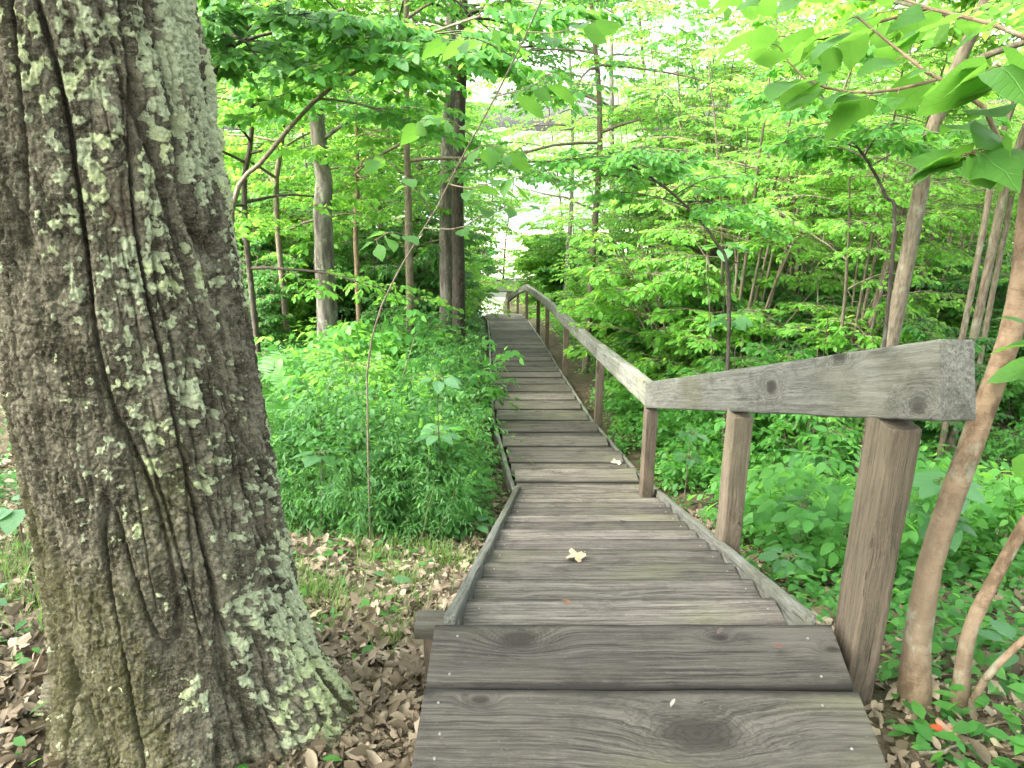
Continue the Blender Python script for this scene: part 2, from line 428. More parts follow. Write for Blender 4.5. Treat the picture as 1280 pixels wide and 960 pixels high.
# ------------------------------------------------------------------ timber
def board(L, W, T, seed, nl=None, skew=(0, 0), wear=.003, bev=.006):
    """sawn board along local x, centred in y, top at z=0: rounded edges, slightly uneven; skew = extra length of the far edge at either end"""
    nl = nl or max(6, int(L / .04))
    prof = []
    hw = W / 2
    for (yc, zc, a0) in ((hw - bev, -bev, 0), (-hw + bev, -bev, 90), (-hw + bev, -T + bev, 180), (hw - bev, -T + bev, 270)):
        for k in range(3):
            a = R(a0 + 45 * k); prof.append((yc + bev * math.cos(a), zc + bev * math.sin(a)))
    full = []
    npf = len(prof)
    for k in range(npf):                                    # widen: extra points across the flats
        a, b = np.array(prof[k]), np.array(prof[(k + 1) % npf]); full.append(a)
        d = np.linalg.norm(b - a)
        if d > .05:
            for j in range(1, int(d / .025) + 1): full.append(a + (b - a) * j / (int(d / .025) + 1))
    full = np.array(full); m = len(full)
    x = np.concatenate([[0, .004], np.linspace(.012, L - .012, nl), [L - .004, L]]) - L / 2
    inset = np.ones(len(x)); inset[[0, -1]] = 1 - .012
    V = np.zeros((len(x), m, 3)); V[..., 0] = x[:, None]
    c = np.array([0, -T / 2])
    V[..., 1:] = c + (full - c)[None] * (1 - (1 - inset)[:, None, None] * np.array([.35 * T / W, 1]) * 3)
    f = (V[..., 1] + hw) / W
    V[..., 0] += np.where(x[:, None] > 0, 1, -1) * f * np.where(x[:, None] > 0, skew[1], skew[0]) * (np.abs(x)[:, None] / (L / 2)) ** 8
    nz = noise(np.stack([V[..., 0] * 2.5, V[..., 1] * 9, V[..., 2] * 9], -1), seed)
    n2 = noise(np.stack([V[..., 0] * 14, V[..., 1] * 40, V[..., 2] * 40], -1), seed + 5)
    V[..., 2] += wear * nz + wear * .35 * n2
    V[..., 1] += wear * noise(np.stack([V[..., 0] * 3.5, V[..., 1] * 2, V[..., 2] * 5 + 9], -1), seed) * 1.2
    i = np.arange(len(x) * m).reshape(len(x), m)
    a = i[:-1]; b = np.roll(a, -1, 1); cc = i[1:]; d = np.roll(cc, -1, 1)
    F = np.concatenate([np.stack([a, b, d], -1).reshape(-1, 3), np.stack([a, d, cc], -1).reshape(-1, 3)])
    V = V.reshape(-1, 3); e0 = len(V)
    V = np.vstack([V, V[i[0]].mean(0), V[i[-1]].mean(0)])
    r0, r1 = i[0], i[-1]
    F = np.concatenate([F, np.stack([np.roll(r0, -1), r0, np.full(m, e0)], -1), np.stack([r1, np.roll(r1, -1), np.full(m, e0 + 1)], -1)])
    return V, F
def lumber(name, parent, a, b, W, T, mat, seed, up=(0, 0, 1), **kw):
    """board from a to b (its top centre line)"""
    a, b = Vector(a), Vector(b); X = (b - a).normalized(); Z = Vector(up); Y = Z.cross(X).normalized(); Z = X.cross(Y)
    V, F = board((b - a).length, W, T, seed, **kw)
    o = mobj(name, nmesh(name, V, F, mat, smooth=True), parent)
    M = Matrix((X, Y, Z)).transposed().to_4x4(); M.translation = (a + b) / 2
    o.matrix_basis = M
    return o
def shade_auto(o):
    me = o.data; sm = np.ones(len(me.polygons), bool); me.polygons.foreach_set('use_smooth', sm)
    try: me.set_sharp_from_angle(angle=R(50))
    except Exception: pass

rng = np.random.RandomState(11)
walk = empty('wooden_stairway', (0, 0, 0), label='weathered grey plank stairway and boardwalk running downhill through the woods', cat='stairway')
# landing boards, the far edge of each cut a little longer on the right
b1 = lumber('landing_board', walk, (-.24, 1.857, 0), (.947, 1.857, 0), .285, .042, M_DECK1, 1, skew=(0, .05), wear=.0035)
b2 = lumber('landing_board', walk, (-.242, 1.562, .002), (.905, 1.553, .0), .292, .042, M_DECK2, 2, skew=(0, .045), wear=.0035)
b3 = lumber('landing_board', walk, (-.242, 1.26, .0), (.87, 1.255, .0), .29, .042, M_DECK, 3)
for b in (b1, b2, b3): shade_auto(b)
def nails(parent, pts):
    for (x, y) in pts:
        th = np.linspace(0, 2 * np.pi, 9)[:-1]
        V = np.vstack([[(0, 0, .0025)], np.stack([.0035 * np.cos(th), .0035 * np.sin(th), np.full(8, .0022)], -1), np.stack([.0042 * np.cos(th), .0042 * np.sin(th), np.full(8, -.003)], -1)])
        F = [(0, 1 + k, 1 + (k + 1) % 8) for k in range(8)] + [(1 + k, 9 + k, 9 + (k + 1) % 8) for k in range(8)] + [(1 + k, 9 + (k + 1) % 8, 1 + (k + 1) % 8) for k in range(8)]
        mobj('nail', nmesh('nail', V, np.array(F), M_NAIL), parent, (x, y, 0.001))
nails(b1, [(-.53, -.09), (-.52, .08), (.52, -.10), (.545, .07)])
nails(b2, [(-.53, .09), (-.515, -.02), (-.52, -.10), (.50, .09), (.515, -.06)])
# the fascia under the landing's front edge and joists at both ends
lumber('fascia', walk, (-.2, 1.982, -.045), (.93, 1.982, -.045), .034, .16, M_DECK, 4)
for x in (-.17, .88):
    lumber('joist', walk, (x, 1.05, -.046), (x, 1.955, -.046), .04, .17, M_DECK, 5)
RUN1, RISE1, N1 = .29, 1.39 / 13, 13
for k in range(1, N1 + 1):
    y = 2.0 + RUN1 * (k - .5) + .012; c = float(cx(y)); z = -RISE1 * k
    o = lumber('tread', walk, (c - .545, y + rng.uniform(-.004, .004), z + rng.uniform(-.003, .003)), (c + .545, y + rng.uniform(-.004, .004), z + rng.uniform(-.003, .003)), .284, .04, M_DECK, 10 + k)
    shade_auto(o)
    nails(o, [(-.50, -.08), (-.495, .08), (.50, -.085), (.505, .07)])
    for s in (-1, 1):                                        # cleats that carry the tread
        lumber('cleat', walk, (c + s * .522, y - .13, z - .043), (c + s * .522, y + .11, z - .043), .04, .06, M_DECK, 70 + k, nl=6)
RUN2, RISE2 = .62, .0898
yk, zk, boards = 5.775, -1.39, 0
while yk < 28.0:
    slope = float((pz(yk) - pz(yk + RUN2)))
    zk -= slope
    for j in range(2):
        y = yk + .155 + .31 * j; c = float(cx(y)); e1, e2 = rng.uniform(-.012, .012, 2)
        hx = .56
        o = lumber('tread', walk, (c - hx + e1, y, zk + rng.uniform(-.004, .004)), (c + hx + e2, y + rng.uniform(-.006, .006), zk + rng.uniform(-.004, .004)), .298, .04, M_DECK, 100 + boards, nl=14 if yk > 10 else 28)
        shade_auto(o); boards += 1
    yk += RUN2
def stringer(s, y0, y1, off, dz, T=.24):
    a = (float(cx(y0)) + s * off, y0, float(pz(y0)) + dz); b = (float(cx(y1)) + s * off, y1, float(pz(y1)) + dz)
    shade_auto(lumber('stringer', walk, a, b, .038, T, M_RAIL, int(200 + y0 * 3 + s)))
for s in (-1, 1):
    stringer(s, 2.02, 5.80, .568, .028)
    for y0, y1 in ((5.83, 8.58), (8.62, 12.58), (12.62, 16.98), (17.02, 21.78), (21.82, 24.98), (25.02, 28)):
        stringer(s, y0, y1, .60, -.035 if s > 0 else -.03)
# short sawn-off support beside the landing's left corner
lumber('support_post', walk, (-.245, 2.06, -.55), (-.245, 2.06, -.075), .085, .09, M_POST, 300, up=(0, -1, 0))
lumber('support_cap', walk, (-.31, 2.065, -.028), (-.168, 2.065, -.028), .10, .045, M_DECK, 301)

rail = empty('handrail', (1.07, 2, -.2), label='grey timber handrail on brown posts along the right side of the stairway', cat='handrail')
RP = [(1.965, .70), (3.3, None), (5.42, -.53), (8.4, -1.02), (12, -1.51), (16, -2.06), (18.5, -2.42), (22.5, -2.98), (25.5, -3.72), (28.2, -4.55)]
def rx(y): return float(np.interp(y, [1.6, 5.5, 8.4, 12, 16, 18.5, 22.5, 25.5, 28.3], [1.068, 1.068, 1.03, .89, .77, .66, .45, .20, -.15]))
zline = lambda y: float(np.interp(y, [1.965, 5.42], [.70, -.53]))
def ploc(o): 
    o.matrix_basis = rail.matrix_basis.inverted() @ o.matrix_basis
bpy.context.view_layer.update()
rail_top = []
for k, (y, zb) in enumerate(RP):
    zb = zline(y) if zb is None else zb
    x = rx(y)
    g = float(gz(x, y)) - .12
    if k < 3:
        sl = (.70 + .53) / (5.42 - 1.965)
        o = lumber('post', rail, (x, y - .07, g), (x, y - .07, zb - .004 - .0), .086, .14, M_POST, 310 + k, up=(0, -1, 0), bev=.004)
        if k == 0: o['label'] = 'thick nearest post with deep grain'
    else:
        o = lumber('post', rail, (x, y - .045, g), (x, y - .045, zb - .004), .088, .09, M_POST, 310 + k, up=(0, -1, 0), bev=.004)
    shade_auto(o); ploc(o)
    rail_top.append((y, zb))
def railpiece(y0, z0, y1, z1, H=.182, seed=400):
    n = Vector((0, -(z1 - z0), y1 - y0)).normalized()
    a = Vector((rx(y0), y0, z0)) + n * H; b = Vector((rx(y1), y1, z1)) + n * H
    o = lumber('rail', rail, a, b, .086, H, M_RAIL, seed, bev=.007, wear=.003); shade_auto(o); ploc(o); return o
railpiece(1.68, zline(1.965) + (1.965 - 1.68) * .356, 5.44, -.537, .197, 401)
segs = RP[2:]
for k in range(len(segs) - 1):
    (ya, za), (yb, zb) = segs[k], segs[k + 1]
    railpiece(ya + (.03 if k == 0 else .004), za, yb - .004, zb, .182 if k == 0 else .17, 402 + k)

# ------------------------------------------------------------------ the big trunk
def big_trunk():
    cxt, cyt = -1.03, 1.98
    th = np.concatenate([np.linspace(-math.pi * .92, math.pi * .22, 520), np.linspace(math.pi * .22, math.pi * 1.08, 90)[1:-1]])   # towards the camera finely
    z = np.concatenate([np.linspace(-.65, 2.75, 1020), np.linspace(2.75, 4.2, 60)[1:]])
    TH, Z = np.meshgrid(th, z)
    zz = Z + .22
    flare = (.145 - .085 * sstep(-1.6, -2.7, TH)) * np.exp(-np.clip(zz + .05, -.2, 9) / .24)
    lobes = 1 + .55 * np.cos(TH * 3 + 1.35) + .35 * np.cos(TH * 5 + .6)
    rad = .322 - .022 * np.clip(zz, 0, 5) + flare * lobes * .8 + .012 * np.cos(2 * TH + .8)
    P = np.stack([np.cos(TH) * .33, np.sin(TH) * .33, Z], -1)
    wv = np.stack([noise(P * [5, 5, 2.2], 21), noise(P * [5, 5, 2.2], 22), noise(P * [3, 3, 3], 23)], -1)
    Q = P + wv * [.018, .018, .02]
    f1 = np.abs(noise(Q * [8.5, 8.5, .9], 31))
    f2 = np.abs(noise(Q * [17, 17, 2.4], 33))
    f3 = np.abs(noise(Q * [30, 30, 11], 35))
    fh = np.abs(noise(Q * [7, 7, 9], 36))
    dep = .55 + .45 * sstep(-.4, .4, noise(P * [3, 3, .9], 37))
    h = -.036 * dep * np.exp(-(f1 / .045) ** 2) - .009 * np.exp(-(f2 / .04) ** 2) * sstep(.6, .95, dep) - .003 * np.exp(-(f3 / .07) ** 2)
    f4 = np.abs(noise((P + wv * [.02, .02, .05]) * [11, 11, .9], 63)); h += -.020 * np.exp(-(f4 / .035) ** 2) * sstep(.0, .4, noise(P * [4, 4, 1.2], 64))
    f5 = np.abs(noise((P + wv * [.02, .02, .06]) * [30, 30, 2.2], 65)); rs_ = sstep(-1.15, -.75, TH) * sstep(1.0, .3, TH)
    h += rs_ * (.012 * np.minimum(f5, .3) / .3 - .014 * np.exp(-(f5 / .06) ** 2))
    h += .004 * sstep(.02, .05, noise(Q * [24, 24, 9], 66)) - .004 * sstep(.28, .31, noise(Q * [32, 32, 22], 67))
    h += -.014 * np.exp(-(fh / .03) ** 2) * sstep(.05, .35, noise(P * [4, 4, 2], 38))
    h += .006 * np.minimum(f1, .2) / .2
    flake = noise(Q * [9, 9, 5], 41); h += .004 * sstep(.0, .04, flake) + .003 * sstep(.2, .23, noise(Q * [19, 19, 9], 43)) - .003 * sstep(.3, .33, noise(Q * [14, 14, 6], 47))
    h += .0016 * noise(P * [22, 22, 120], 44) + .0042 * np.abs(noise(P * [55, 55, 38], 45)) + .0036 * noise(P * [130, 130, 110], 46) + .003 * sstep(.05, .12, noise(P * [48, 48, 70], 48))
    # lichen: where it grows, and its crinkled thickness
    reg = .70 * noise(P * [4.2, 4.2, 1.6], 51) + .40 * noise(P * [10, 10, 7], 53)
    side = sstep(-1.5, -.6, TH) * .42 + sstep(.9, 1.9, Z) * .55 * sstep(-2.0, -1.3, TH) - .24
    fine = fbm(P * 34, 3, 55)
    li = reg + side + .8 * fine - 1.2 * np.exp(-(f1 / .05) ** 2)
    lm = sstep(.30, .42, li)
    h += lm * (.0025 + .0045 * noise(P * 95, 57) + .003 * noise(P * 190, 58))
    moss = sstep(.1, .5, noise(P * [3, 3, 1.5], 61) + .5 * sstep(-1.6, -2.6, TH) + .35 * sstep(.5, -.2, Z) - .15 + .2 * fine)
    rr = rad + h
    X = cxt + np.cos(TH) * rr - .028 * (Z - .3); Y = cyt + np.sin(TH) * rr
    Vt = np.stack([X, Y, Z], -1).reshape(-1, 3)
    n, m = TH.shape; i = np.arange(n * m).reshape(n, m)
    a = i[:-1]; b = np.roll(a, -1, 1); c = i[1:]; d = np.roll(c, -1, 1)
    Fq = np.stack([a, b, d, c], -1).reshape(-1, 4)
    return Vt, Fq, dict(lichen=li.ravel(), moss=moss.ravel())
def big_bark():
    b = NB('bark_big_tree'); tc = b.n('TexCoord').outputs['Object']
    li = b.n('Attribute', attribute_name='lichen').outputs['Fac']; mo = b.n('Attribute', attribute_name='moss').outputs['Fac']
    n1 = b.noise(b.vmul(tc, (10, 10, 6)), 1, 8, .72); n2 = b.noise(tc, 75, 6, .75); n5 = b.noise(tc, 190, 4, .7)
    n3 = b.noise(b.vmul(tc, (24, 24, 90)), 1, 5, .65); n4 = b.noise(b.vmul(tc, (5, 5, 3)), 1, 6, .7); n6 = b.noise(b.vmul(tc, (34, 34, 16)), 1, 6, .75)
    c = b.mix(b.step(n1, .42, .58), (.066, .060, .037), (.215, .195, .135))
    c = b.mix(b.math('MULTIPLY', b.step(n3, .5, .66), .6), c, (.28, .255, .185))
    c = b.mix(b.math('MULTIPLY', b.step(n6, .5, .62), .7), c, (.052, .041, .026))
    c = b.mix(b.math('MULTIPLY', b.step(n2, .5, .66), .65), c, (.03, .025, .018))
    c = b.mix(b.math('MULTIPLY', b.step(n4, .60, .72), .7), c, (.12, .076, .046))
    c = b.mix(b.math('MULTIPLY', b.step(n5, .54, .64), .6), c, (.27, .255, .19))
    n7 = b.noise(b.vmul(tc, (120, 120, 260)), 1, 4, .7); c = b.mix(b.math('MULTIPLY', b.step(n7, .52, .64), .6), c, (.028, .024, .017))
    c = b.mix(b.math('MULTIPLY', mo, b.math('MULTIPLY', b.step(n2, .35, .6), .6)), c, (.095, .095, .026))
    edge = b.math('ADD', b.math('ADD', li, b.math('MULTIPLY', b.math('SUBTRACT', n2, .5), 1.1)), b.math('MULTIPLY', b.math('SUBTRACT', n6, .5), .9))
    lm = b.step(edge, .33, .40)
    lc = b.mix(b.noise(tc, 120, 5, .75), (.30, .345, .20), (.62, .67, .44))
    lc = b.mix(b.step(b.noise(tc, 6, 4), .48, .62), lc, (.54, .60, .32))
    lc = b.mix(b.math('MULTIPLY', b.step(n5, .52, .66), .55), lc, (.075, .075, .045))
    c = b.mix(b.math('MULTIPLY', lm, .9), c, lc)
    spots = b.n('TexVoronoi', {'Vector': b.vadd(tc, b.n('CombineXYZ', {0: b.math('MULTIPLY', n2, .02), 1: b.math('MULTIPLY', n6, .03), 2: b.math('MULTIPLY', n5, .01)}).outputs[0]), 'Scale': 40.0}).outputs['Distance']
    sm = b.math('MULTIPLY', b.math('SUBTRACT', 1.0, b.step(spots, .14, .26)), b.step(b.noise(tc, 7, 5), .47, .6))
    c = b.mix(b.math('MULTIPLY', sm, .6), c, (.30, .31, .21))
    hh = b.math('ADD', b.math('ADD', b.math('MULTIPLY', n2, .7), b.math('MULTIPLY', n6, .8)), b.math('ADD', b.math('MULTIPLY', n5, .4), b.math('MULTIPLY', lm, .35)))
    return b.done(b.pbr(c, .95, .12, b.bump(hh, 1.0, .016)))
M_BIG = big_bark()

# ------------------------------------------------------------------ growing things
UP = np.array([0., 0, 1])
def bez(A, T0, L, m, rise, droop, r, wob=.06):
    """branches: start A, heading T0 (unit), length L; bends up by rise then droops"""
    n = len(A); t = np.linspace(0, 1, m)[None, :, None]
    C = A[:, None] + T0[:, None] * (L[:, None, None] * t)
    C[..., 2] += (L[:, None] * (rise * t[..., 0] - droop * t[..., 0] ** 2))
    C += wob * L[:, None, None] * np.cumsum(r.normal(size=(n, m, 3)), 1) * .25 * t
    return C
def pick(C, t):
    """points and tangents of curves C (n,m,3) at parameters t (n,k)"""
    m = C.shape[1]; f = t * (m - 1); i = np.minimum(f.astype(int), m - 2); f = (f - i)[..., None]
    k = np.arange(C.shape[0])[:, None]
    a, b = C[k, i], C[k, i + 1]
    return a * (1 - f) + b * f, unit(b - a)
def spray(r, C, k, lo, L, spread, flat, taper=.5):
    """side shoots from curves C: k each, alternating sides"""
    n = len(C)
    t = np.clip(lo + (1 - lo) * (np.arange(k)[None] + r.uniform(.1, .9, (n, k))) / k, 0, .99)
    P, T = pick(C, t)
    side = unit(np.cross(T, UP + .25 * r.normal(size=T.shape))) * np.where((np.arange(k) % 2) == 0, 1, -1)[None, :, None]
    a = spread * r.uniform(.7, 1.3, (n, k, 1))
    D = T * np.cos(a) + side * np.sin(a); D[..., 2] *= flat; D[..., 2] += r.normal(size=D.shape[:2]) * .10
    Ls = L * (1 - taper * t) * r.uniform(.6, 1.25, (n, k))
    return P.reshape(-1, 3), unit(D.reshape(-1, 3)), Ls.ravel()
def leaves_on(r, C, k, lo, size, tpl, jit=.45, ang=.9, sag=.25):
    n = len(C)
    t = np.clip(lo + (1 - lo) * (np.arange(k)[None] + r.uniform(0, 1, (n, k))) / k, 0, 1)
    P, T = pick(C, np.minimum(t, .995))
    side = unit(np.cross(T, UP)) * np.where((np.arange(k) % 2) == 0, 1, -1)[None, :, None]
    a = ang * r.uniform(.6, 1.3, (n, k, 1)); a[:, -1] *= .2
    D = T * np.cos(a) + side * np.sin(a); D[..., 2] -= sag * r.uniform(0, 2, (n, k)); D += .15 * r.normal(size=D.shape)
    U = UP + jit * r.normal(size=D.shape)
    S = size * r.uniform(.6, 1.25, (n, k))
    return place(P.reshape(-1, 3), D.reshape(-1, 3), U.reshape(-1, 3), S.ravel(), tpl)

def grow(seed, pts, r0, r1, crown=(.3, 1), limbs=14, L=2.2, elev=(.15, .7), twigs=8, sub=4, nl=8, leaf=.09, tpl=T_OV,
         flat=.35, sides=8, rise=.1, droop=.25, prof=lambda t: 1 - .45 * t, jit=.45, az=None, flare=.0, tw_len=.42, sub_len=.3, sag=.25, limb_r=.34):
    """a tree: tapered trunk along pts, limbs, twigs and leaves -> (wood V, F), (leaf V, F)"""
    r = np.random.RandomState(seed)
    C0 = resample(pts, 24); t0 = np.linspace(0, 1, 24)
    C0[1:-1, :2] += np.cumsum(r.normal(size=(22, 2)), 0) * r0 * .10
    rad = r0 + (r1 - r0) * t0 + flare * r0 * np.exp(-t0 * 22)
    wood = [tubes(C0[None], rad[None], sides)]
    t = np.sort(np.clip(r.uniform(crown[0], crown[1], limbs), 0, .985))
    A, T = pick(C0[None], t[None]); A, T = A[0], T[0]
    az_ = (np.arange(limbs) * 2.399 + r.uniform(-.5, .5, limbs)) if az is None else r.uniform(az[0], az[1], limbs)
    el = r.uniform(elev[0], elev[1], limbs)
    D = np.stack([np.cos(az_) * np.cos(el), np.sin(az_) * np.cos(el), np.sin(el)], -1)
    tc = (t - crown[0]) / max(crown[1] - crown[0], 1e-6)
    Ls = L * prof(tc) * r.uniform(.7, 1.2, limbs)
    LC = bez(A, D, Ls, 9, rise, droop, r)
    lr = np.minimum(np.interp(t, t0, rad) * .62, limb_r * .06 * Ls)
    q = np.linspace(0, 1, 9)
    wood.append(tubes(LC, lr[:, None] * (1 - .82 * q)[None], 5))
    P, Dt, Lt = spray(r, LC, twigs, .22, L * tw_len, .85, flat)
    TC = bez(P, Dt, Lt, 5, .04, .22, r)
    wood.append(tubes(TC, np.outer(.009 * np.sqrt(Lt + .05), 1 - .75 * np.linspace(0, 1, 5)), 3))
    lv = [leaves_on(r, TC, max(3, nl // 2), .3, leaf, tpl, jit, sag=sag), leaves_on(r, LC, 7, .55, leaf, tpl, jit, sag=sag)]
    if sub:
        P, Ds, Lss = spray(r, TC, sub, .2, L * tw_len * sub_len * 1.6, .8, flat)
        S2 = bez(P, Ds, Lss, 3, .02, .18, r)
        wood.append(tubes(S2, np.outer(np.full(len(P), .0035), [1, .7, .3]), 3))
        lv.append(leaves_on(r, S2, nl, .12, leaf, tpl, jit, sag=sag))
    return cat(wood), cat(lv)

def tree(name, seed, pts, bark, leafm, label, catg='tree', group=None, parts=('trunk', 'crown'), kw=None):
    base = np.array(pts[0], float); loc = np.asarray(pts, float) - base
    wd, lf = grow(seed, loc, **(kw or {}))
    o = empty(name, base, label=label, cat=catg, group=group)
    mobj(parts[0], nmesh(parts[0], *wd, M_BARK[bark]), o); mobj(parts[1], nmesh(parts[1], *lf, M_LEAF[leafm]), o)
    return o
def rooted(px, py_list, d):
    """trunk line through photo points [(px, py, d)...], its foot set on the ground"""
    pts = [at(*p) for p in py_list]
    f = pts[0].copy(); f[2] = float(gz(f[0], f[1])) - .08
    return [f] + [p for p in pts[1:]]

# the big tree: bark-covered trunk in view, crown above the picture
big = empty('large_tree', (0, 0, 0), label='massive rough-barked trunk spotted with pale green lichen, standing left of the stairway', cat='tree')
Vt, Ft, At = big_trunk()
mobj('trunk', nmesh('trunk', Vt, Ft, M_BIG, attrs=At), big)
wd, lf = grow(901, [(-1.1, 1.98, 4.1), (-1.15, 2.0, 8), (-1.0, 2.1, 15)], .26, .05, crown=(.22, 1), limbs=24, L=5.5, elev=(.25, .8), twigs=8, sub=4, nl=7, leaf=.13, droop=.15, rise=.15)
mobj('upper_trunk', nmesh('upper_trunk', *wd, M_BARK['gray']), big); mobj('crown', nmesh('crown', *lf, M_LEAF['mid']), big)

# --- trees one can tell apart (photo points, distance)
def lean(pts, d, top):
    P = [at(px, py, dd) for px, py, dd in pts]
    P[0] = gpt(P[0][0], P[0][1], -.08)
    return P + [P[-1] + np.array(t) for t in top]
kw_spray = dict(crown=(.18, 1), limbs=18, L=2.6, elev=(-.05, .5), twigs=8, sub=5, nl=8, leaf=.105, tpl=T_OV, flat=.2, droop=.22)
tree('gray_tree', 21, lean([(403, 348, 11.0), (401, 270, 11.0), (398, 180, 11.1)], 0, [(0, .1, 3), (.1, .2, 7)]), 'gray', 'mid',
     'grey straight trunk with dark foot standing alone in the left undergrowth', kw=dict(kw_spray, r0=.155, r1=.06, flare=.35, crown=(.42, 1), limbs=18, L=2.6))
tree('gray_tree', 22, lean([(556, 340, 14.5), (556, 220, 14.5), (559, 100, 14.6)], 0, [(0, .1, 3), (.1, .2, 7)]), 'gray', 'mid',
     'pale grey straight trunk, left one of the close pair by the walkway', kw=dict(kw_spray, r0=.135, r1=.07, flare=.3, crown=(.5, 1), limbs=13, L=2.2))
tree('dark_tree', 23, lean([(571, 345, 13.8), (573, 240, 13.8), (579, 120, 13.9)], 0, [(.1, .1, 3), (.1, .2, 7)]), 'dark', 'mid',
     'dark-barked straight trunk, right one of the close pair by the walkway', kw=dict(kw_spray, r0=.12, r1=.06, flare=.3, crown=(.5, 1), limbs=13, L=2.2))
tree('young_tree', 24, lean([(444, 348, 14), (445, 290, 14), (446, 225, 14)], 0, [(.05, 0, 1.5), (0, .1, 3.5)]), 'tan', 'bright',
     'thin reddish-brown trunk between the lone grey tree and the paired trunks', kw=dict(kw_spray, r0=.055, r1=.02, crown=(.35, 1), limbs=12, L=1.7))
tree('arching_tree', 25, lean([(268, 330, 8.6), (290, 268, 8.5), (335, 195, 8.3), (400, 120, 8.0), (465, 78, 7.6), (515, 50, 7.2), (600, 20, 6.8)], 0, []), 'thin', 'mid',
     'slender brown stem arching over to the right beside the big lichened trunk', kw=dict(crown=(.45, 1), r0=.032, r1=.009, limbs=15, L=1.6, elev=(-.25, .35), twigs=8, sub=4, nl=8, leaf=.10, tpl=T_OVN, flat=.2, droop=.25))
tree('dark_sapling', 26, lean([(262, 330, 7.2), (266, 170, 7.2), (280, 60, 7.2), (345, 25, 7.0), (430, 12, 6.6)], 0, []), 'dark', 'dark',
     'dark thin trunk bending right just behind the big lichened trunk', kw=dict(crown=(.45, 1), r0=.05, r1=.012, limbs=16, L=1.4, elev=(-.2, .4), twigs=8, sub=4, nl=8, leaf=.10, tpl=T_OVN, flat=.2))
for k, (px, d, lab) in enumerate(((312, 10.5, 'thin dark stem just right of the arching stem'), (352, 13, 'pale thin stem between the arching stem and the lone grey trunk'), (480, 16.5, 'thin straight stem right of the reddish-brown trunk'), (515, 22, 'distant thin trunk left of the paired trunks'))):
    tree('young_tree', 30 + k, lean([(px, 345, d), (px - 6, 250, d), (px + 4, 150, d)], 0, [(.1, 0, 2), (0, .1, 4)]), 'dark' if k == 0 else 'thin', 'bright', lab,
         kw=dict(kw_spray, r0=.045 + .01 * k, r1=.02, crown=(.12, 1), limbs=20, L=2.0 + .2 * k))
# right side
tree('leaning_tree', 41, lean([(1108, 395, 6.2), (1140, 290, 6.2), (1160, 200, 6.2), (1188, 105, 6.2)], 0, [(.3, 0, 1.4), (.5, .2, 3.6)]), 'thin', 'bright',
     'brown trunk leaning right behind the thick end of the handrail', kw=dict(kw_spray, r0=.068, r1=.036, flare=.2, crown=(.55, 1), limbs=14, L=2.0))
for k, (a, b, c, lab) in enumerate(((1216, 1232, 1250, 'left one of three slim stems beyond the near sapling'), (1228, 1248, 1272, 'thickest, middle one of three slim stems beyond the near sapling'), (1245, 1262, 1285, 'right one of three slim stems beyond the near sapling'))):
    tree('slim_tree', 45 + k, lean([(a, 355, 6.6 + .3 * k), (b, 270, 6.6 + .3 * k), (c, 180, 6.6 + .3 * k)], 0, [(.3, 0, 1.5), (.4, .1, 3.5)]), 'thin', 'bright', lab,
         kw=dict(kw_spray, r0=.027 if k != 1 else .042, r1=.022, crown=(.55, 1), limbs=9, L=1.4))
tree('arching_sapling', 50, lean([(918, 440, 6.8), (912, 360, 6.8), (893, 300, 6.8), (850, 250, 6.8), (800, 212, 6.7), (760, 190, 6.6)], 0, []), 'dark', 'mid',
     'thin stem arching left over the thicket right of the handrail', kw=dict(crown=(.5, 1), r0=.02, r1=.006, limbs=14, L=.9, elev=(-.1, .6), twigs=6, sub=4, nl=7, leaf=.07, flat=.3))
tree('arching_sapling', 51, lean([(1122, 400, 5.8), (1117, 300, 5.8), (1108, 245, 5.8), (1080, 195, 5.75), (1040, 140, 5.7)], 0, [(-.3, 0, .4)]), 'dark', 'mid',
     'thin stem bending left in front of the brown leaning trunk', kw=dict(crown=(.5, 1), r0=.017, r1=.006, limbs=12, L=.9, elev=(-.1, .6), twigs=6, sub=4, nl=7, leaf=.075, flat=.3))

kw_high = dict(crown=(.40, 1), limbs=20, L=3.0, elev=(-.25, .35), twigs=9, sub=5, nl=8, leaf=.10, tpl=T_OV, flat=.2, droop=.28)
for nm, sd_, px, d, h_, bk, lm, lab in (('slender_tree', 52, 508, 11.5, 8.5, 'thin', 'mid', 'slender dark trunk left of the paired trunks, its sprays hanging over the walkway'),
                                        ('slender_tree', 53, 735, 13.0, 8.5, 'thin', 'mid', 'slender tree at the left end of the thicket, its crown leaning over the handrail'),
                                        ('slender_tree', 55, 708, 29.0, 14.0, 'gray', 'bright', 'slim tree right of the far end of the handrail, crown over the bright gap')):
    g0 = gpt(at(px, 350, d)[0], d, -.08)
    tree(nm, sd_, [g0, g0 + np.array([.1, 0, h_ * .5]), g0 + np.array([.3 if px < 640 else -.5, -.4, h_])], bk, lm, lab, kw=dict(kw_high, r0=.045 + .002 * d, r1=.02, limbs=22 if d < 20 else 17, L=3.0 if d < 20 else 4.4, leaf=.10 if d < 20 else .14))

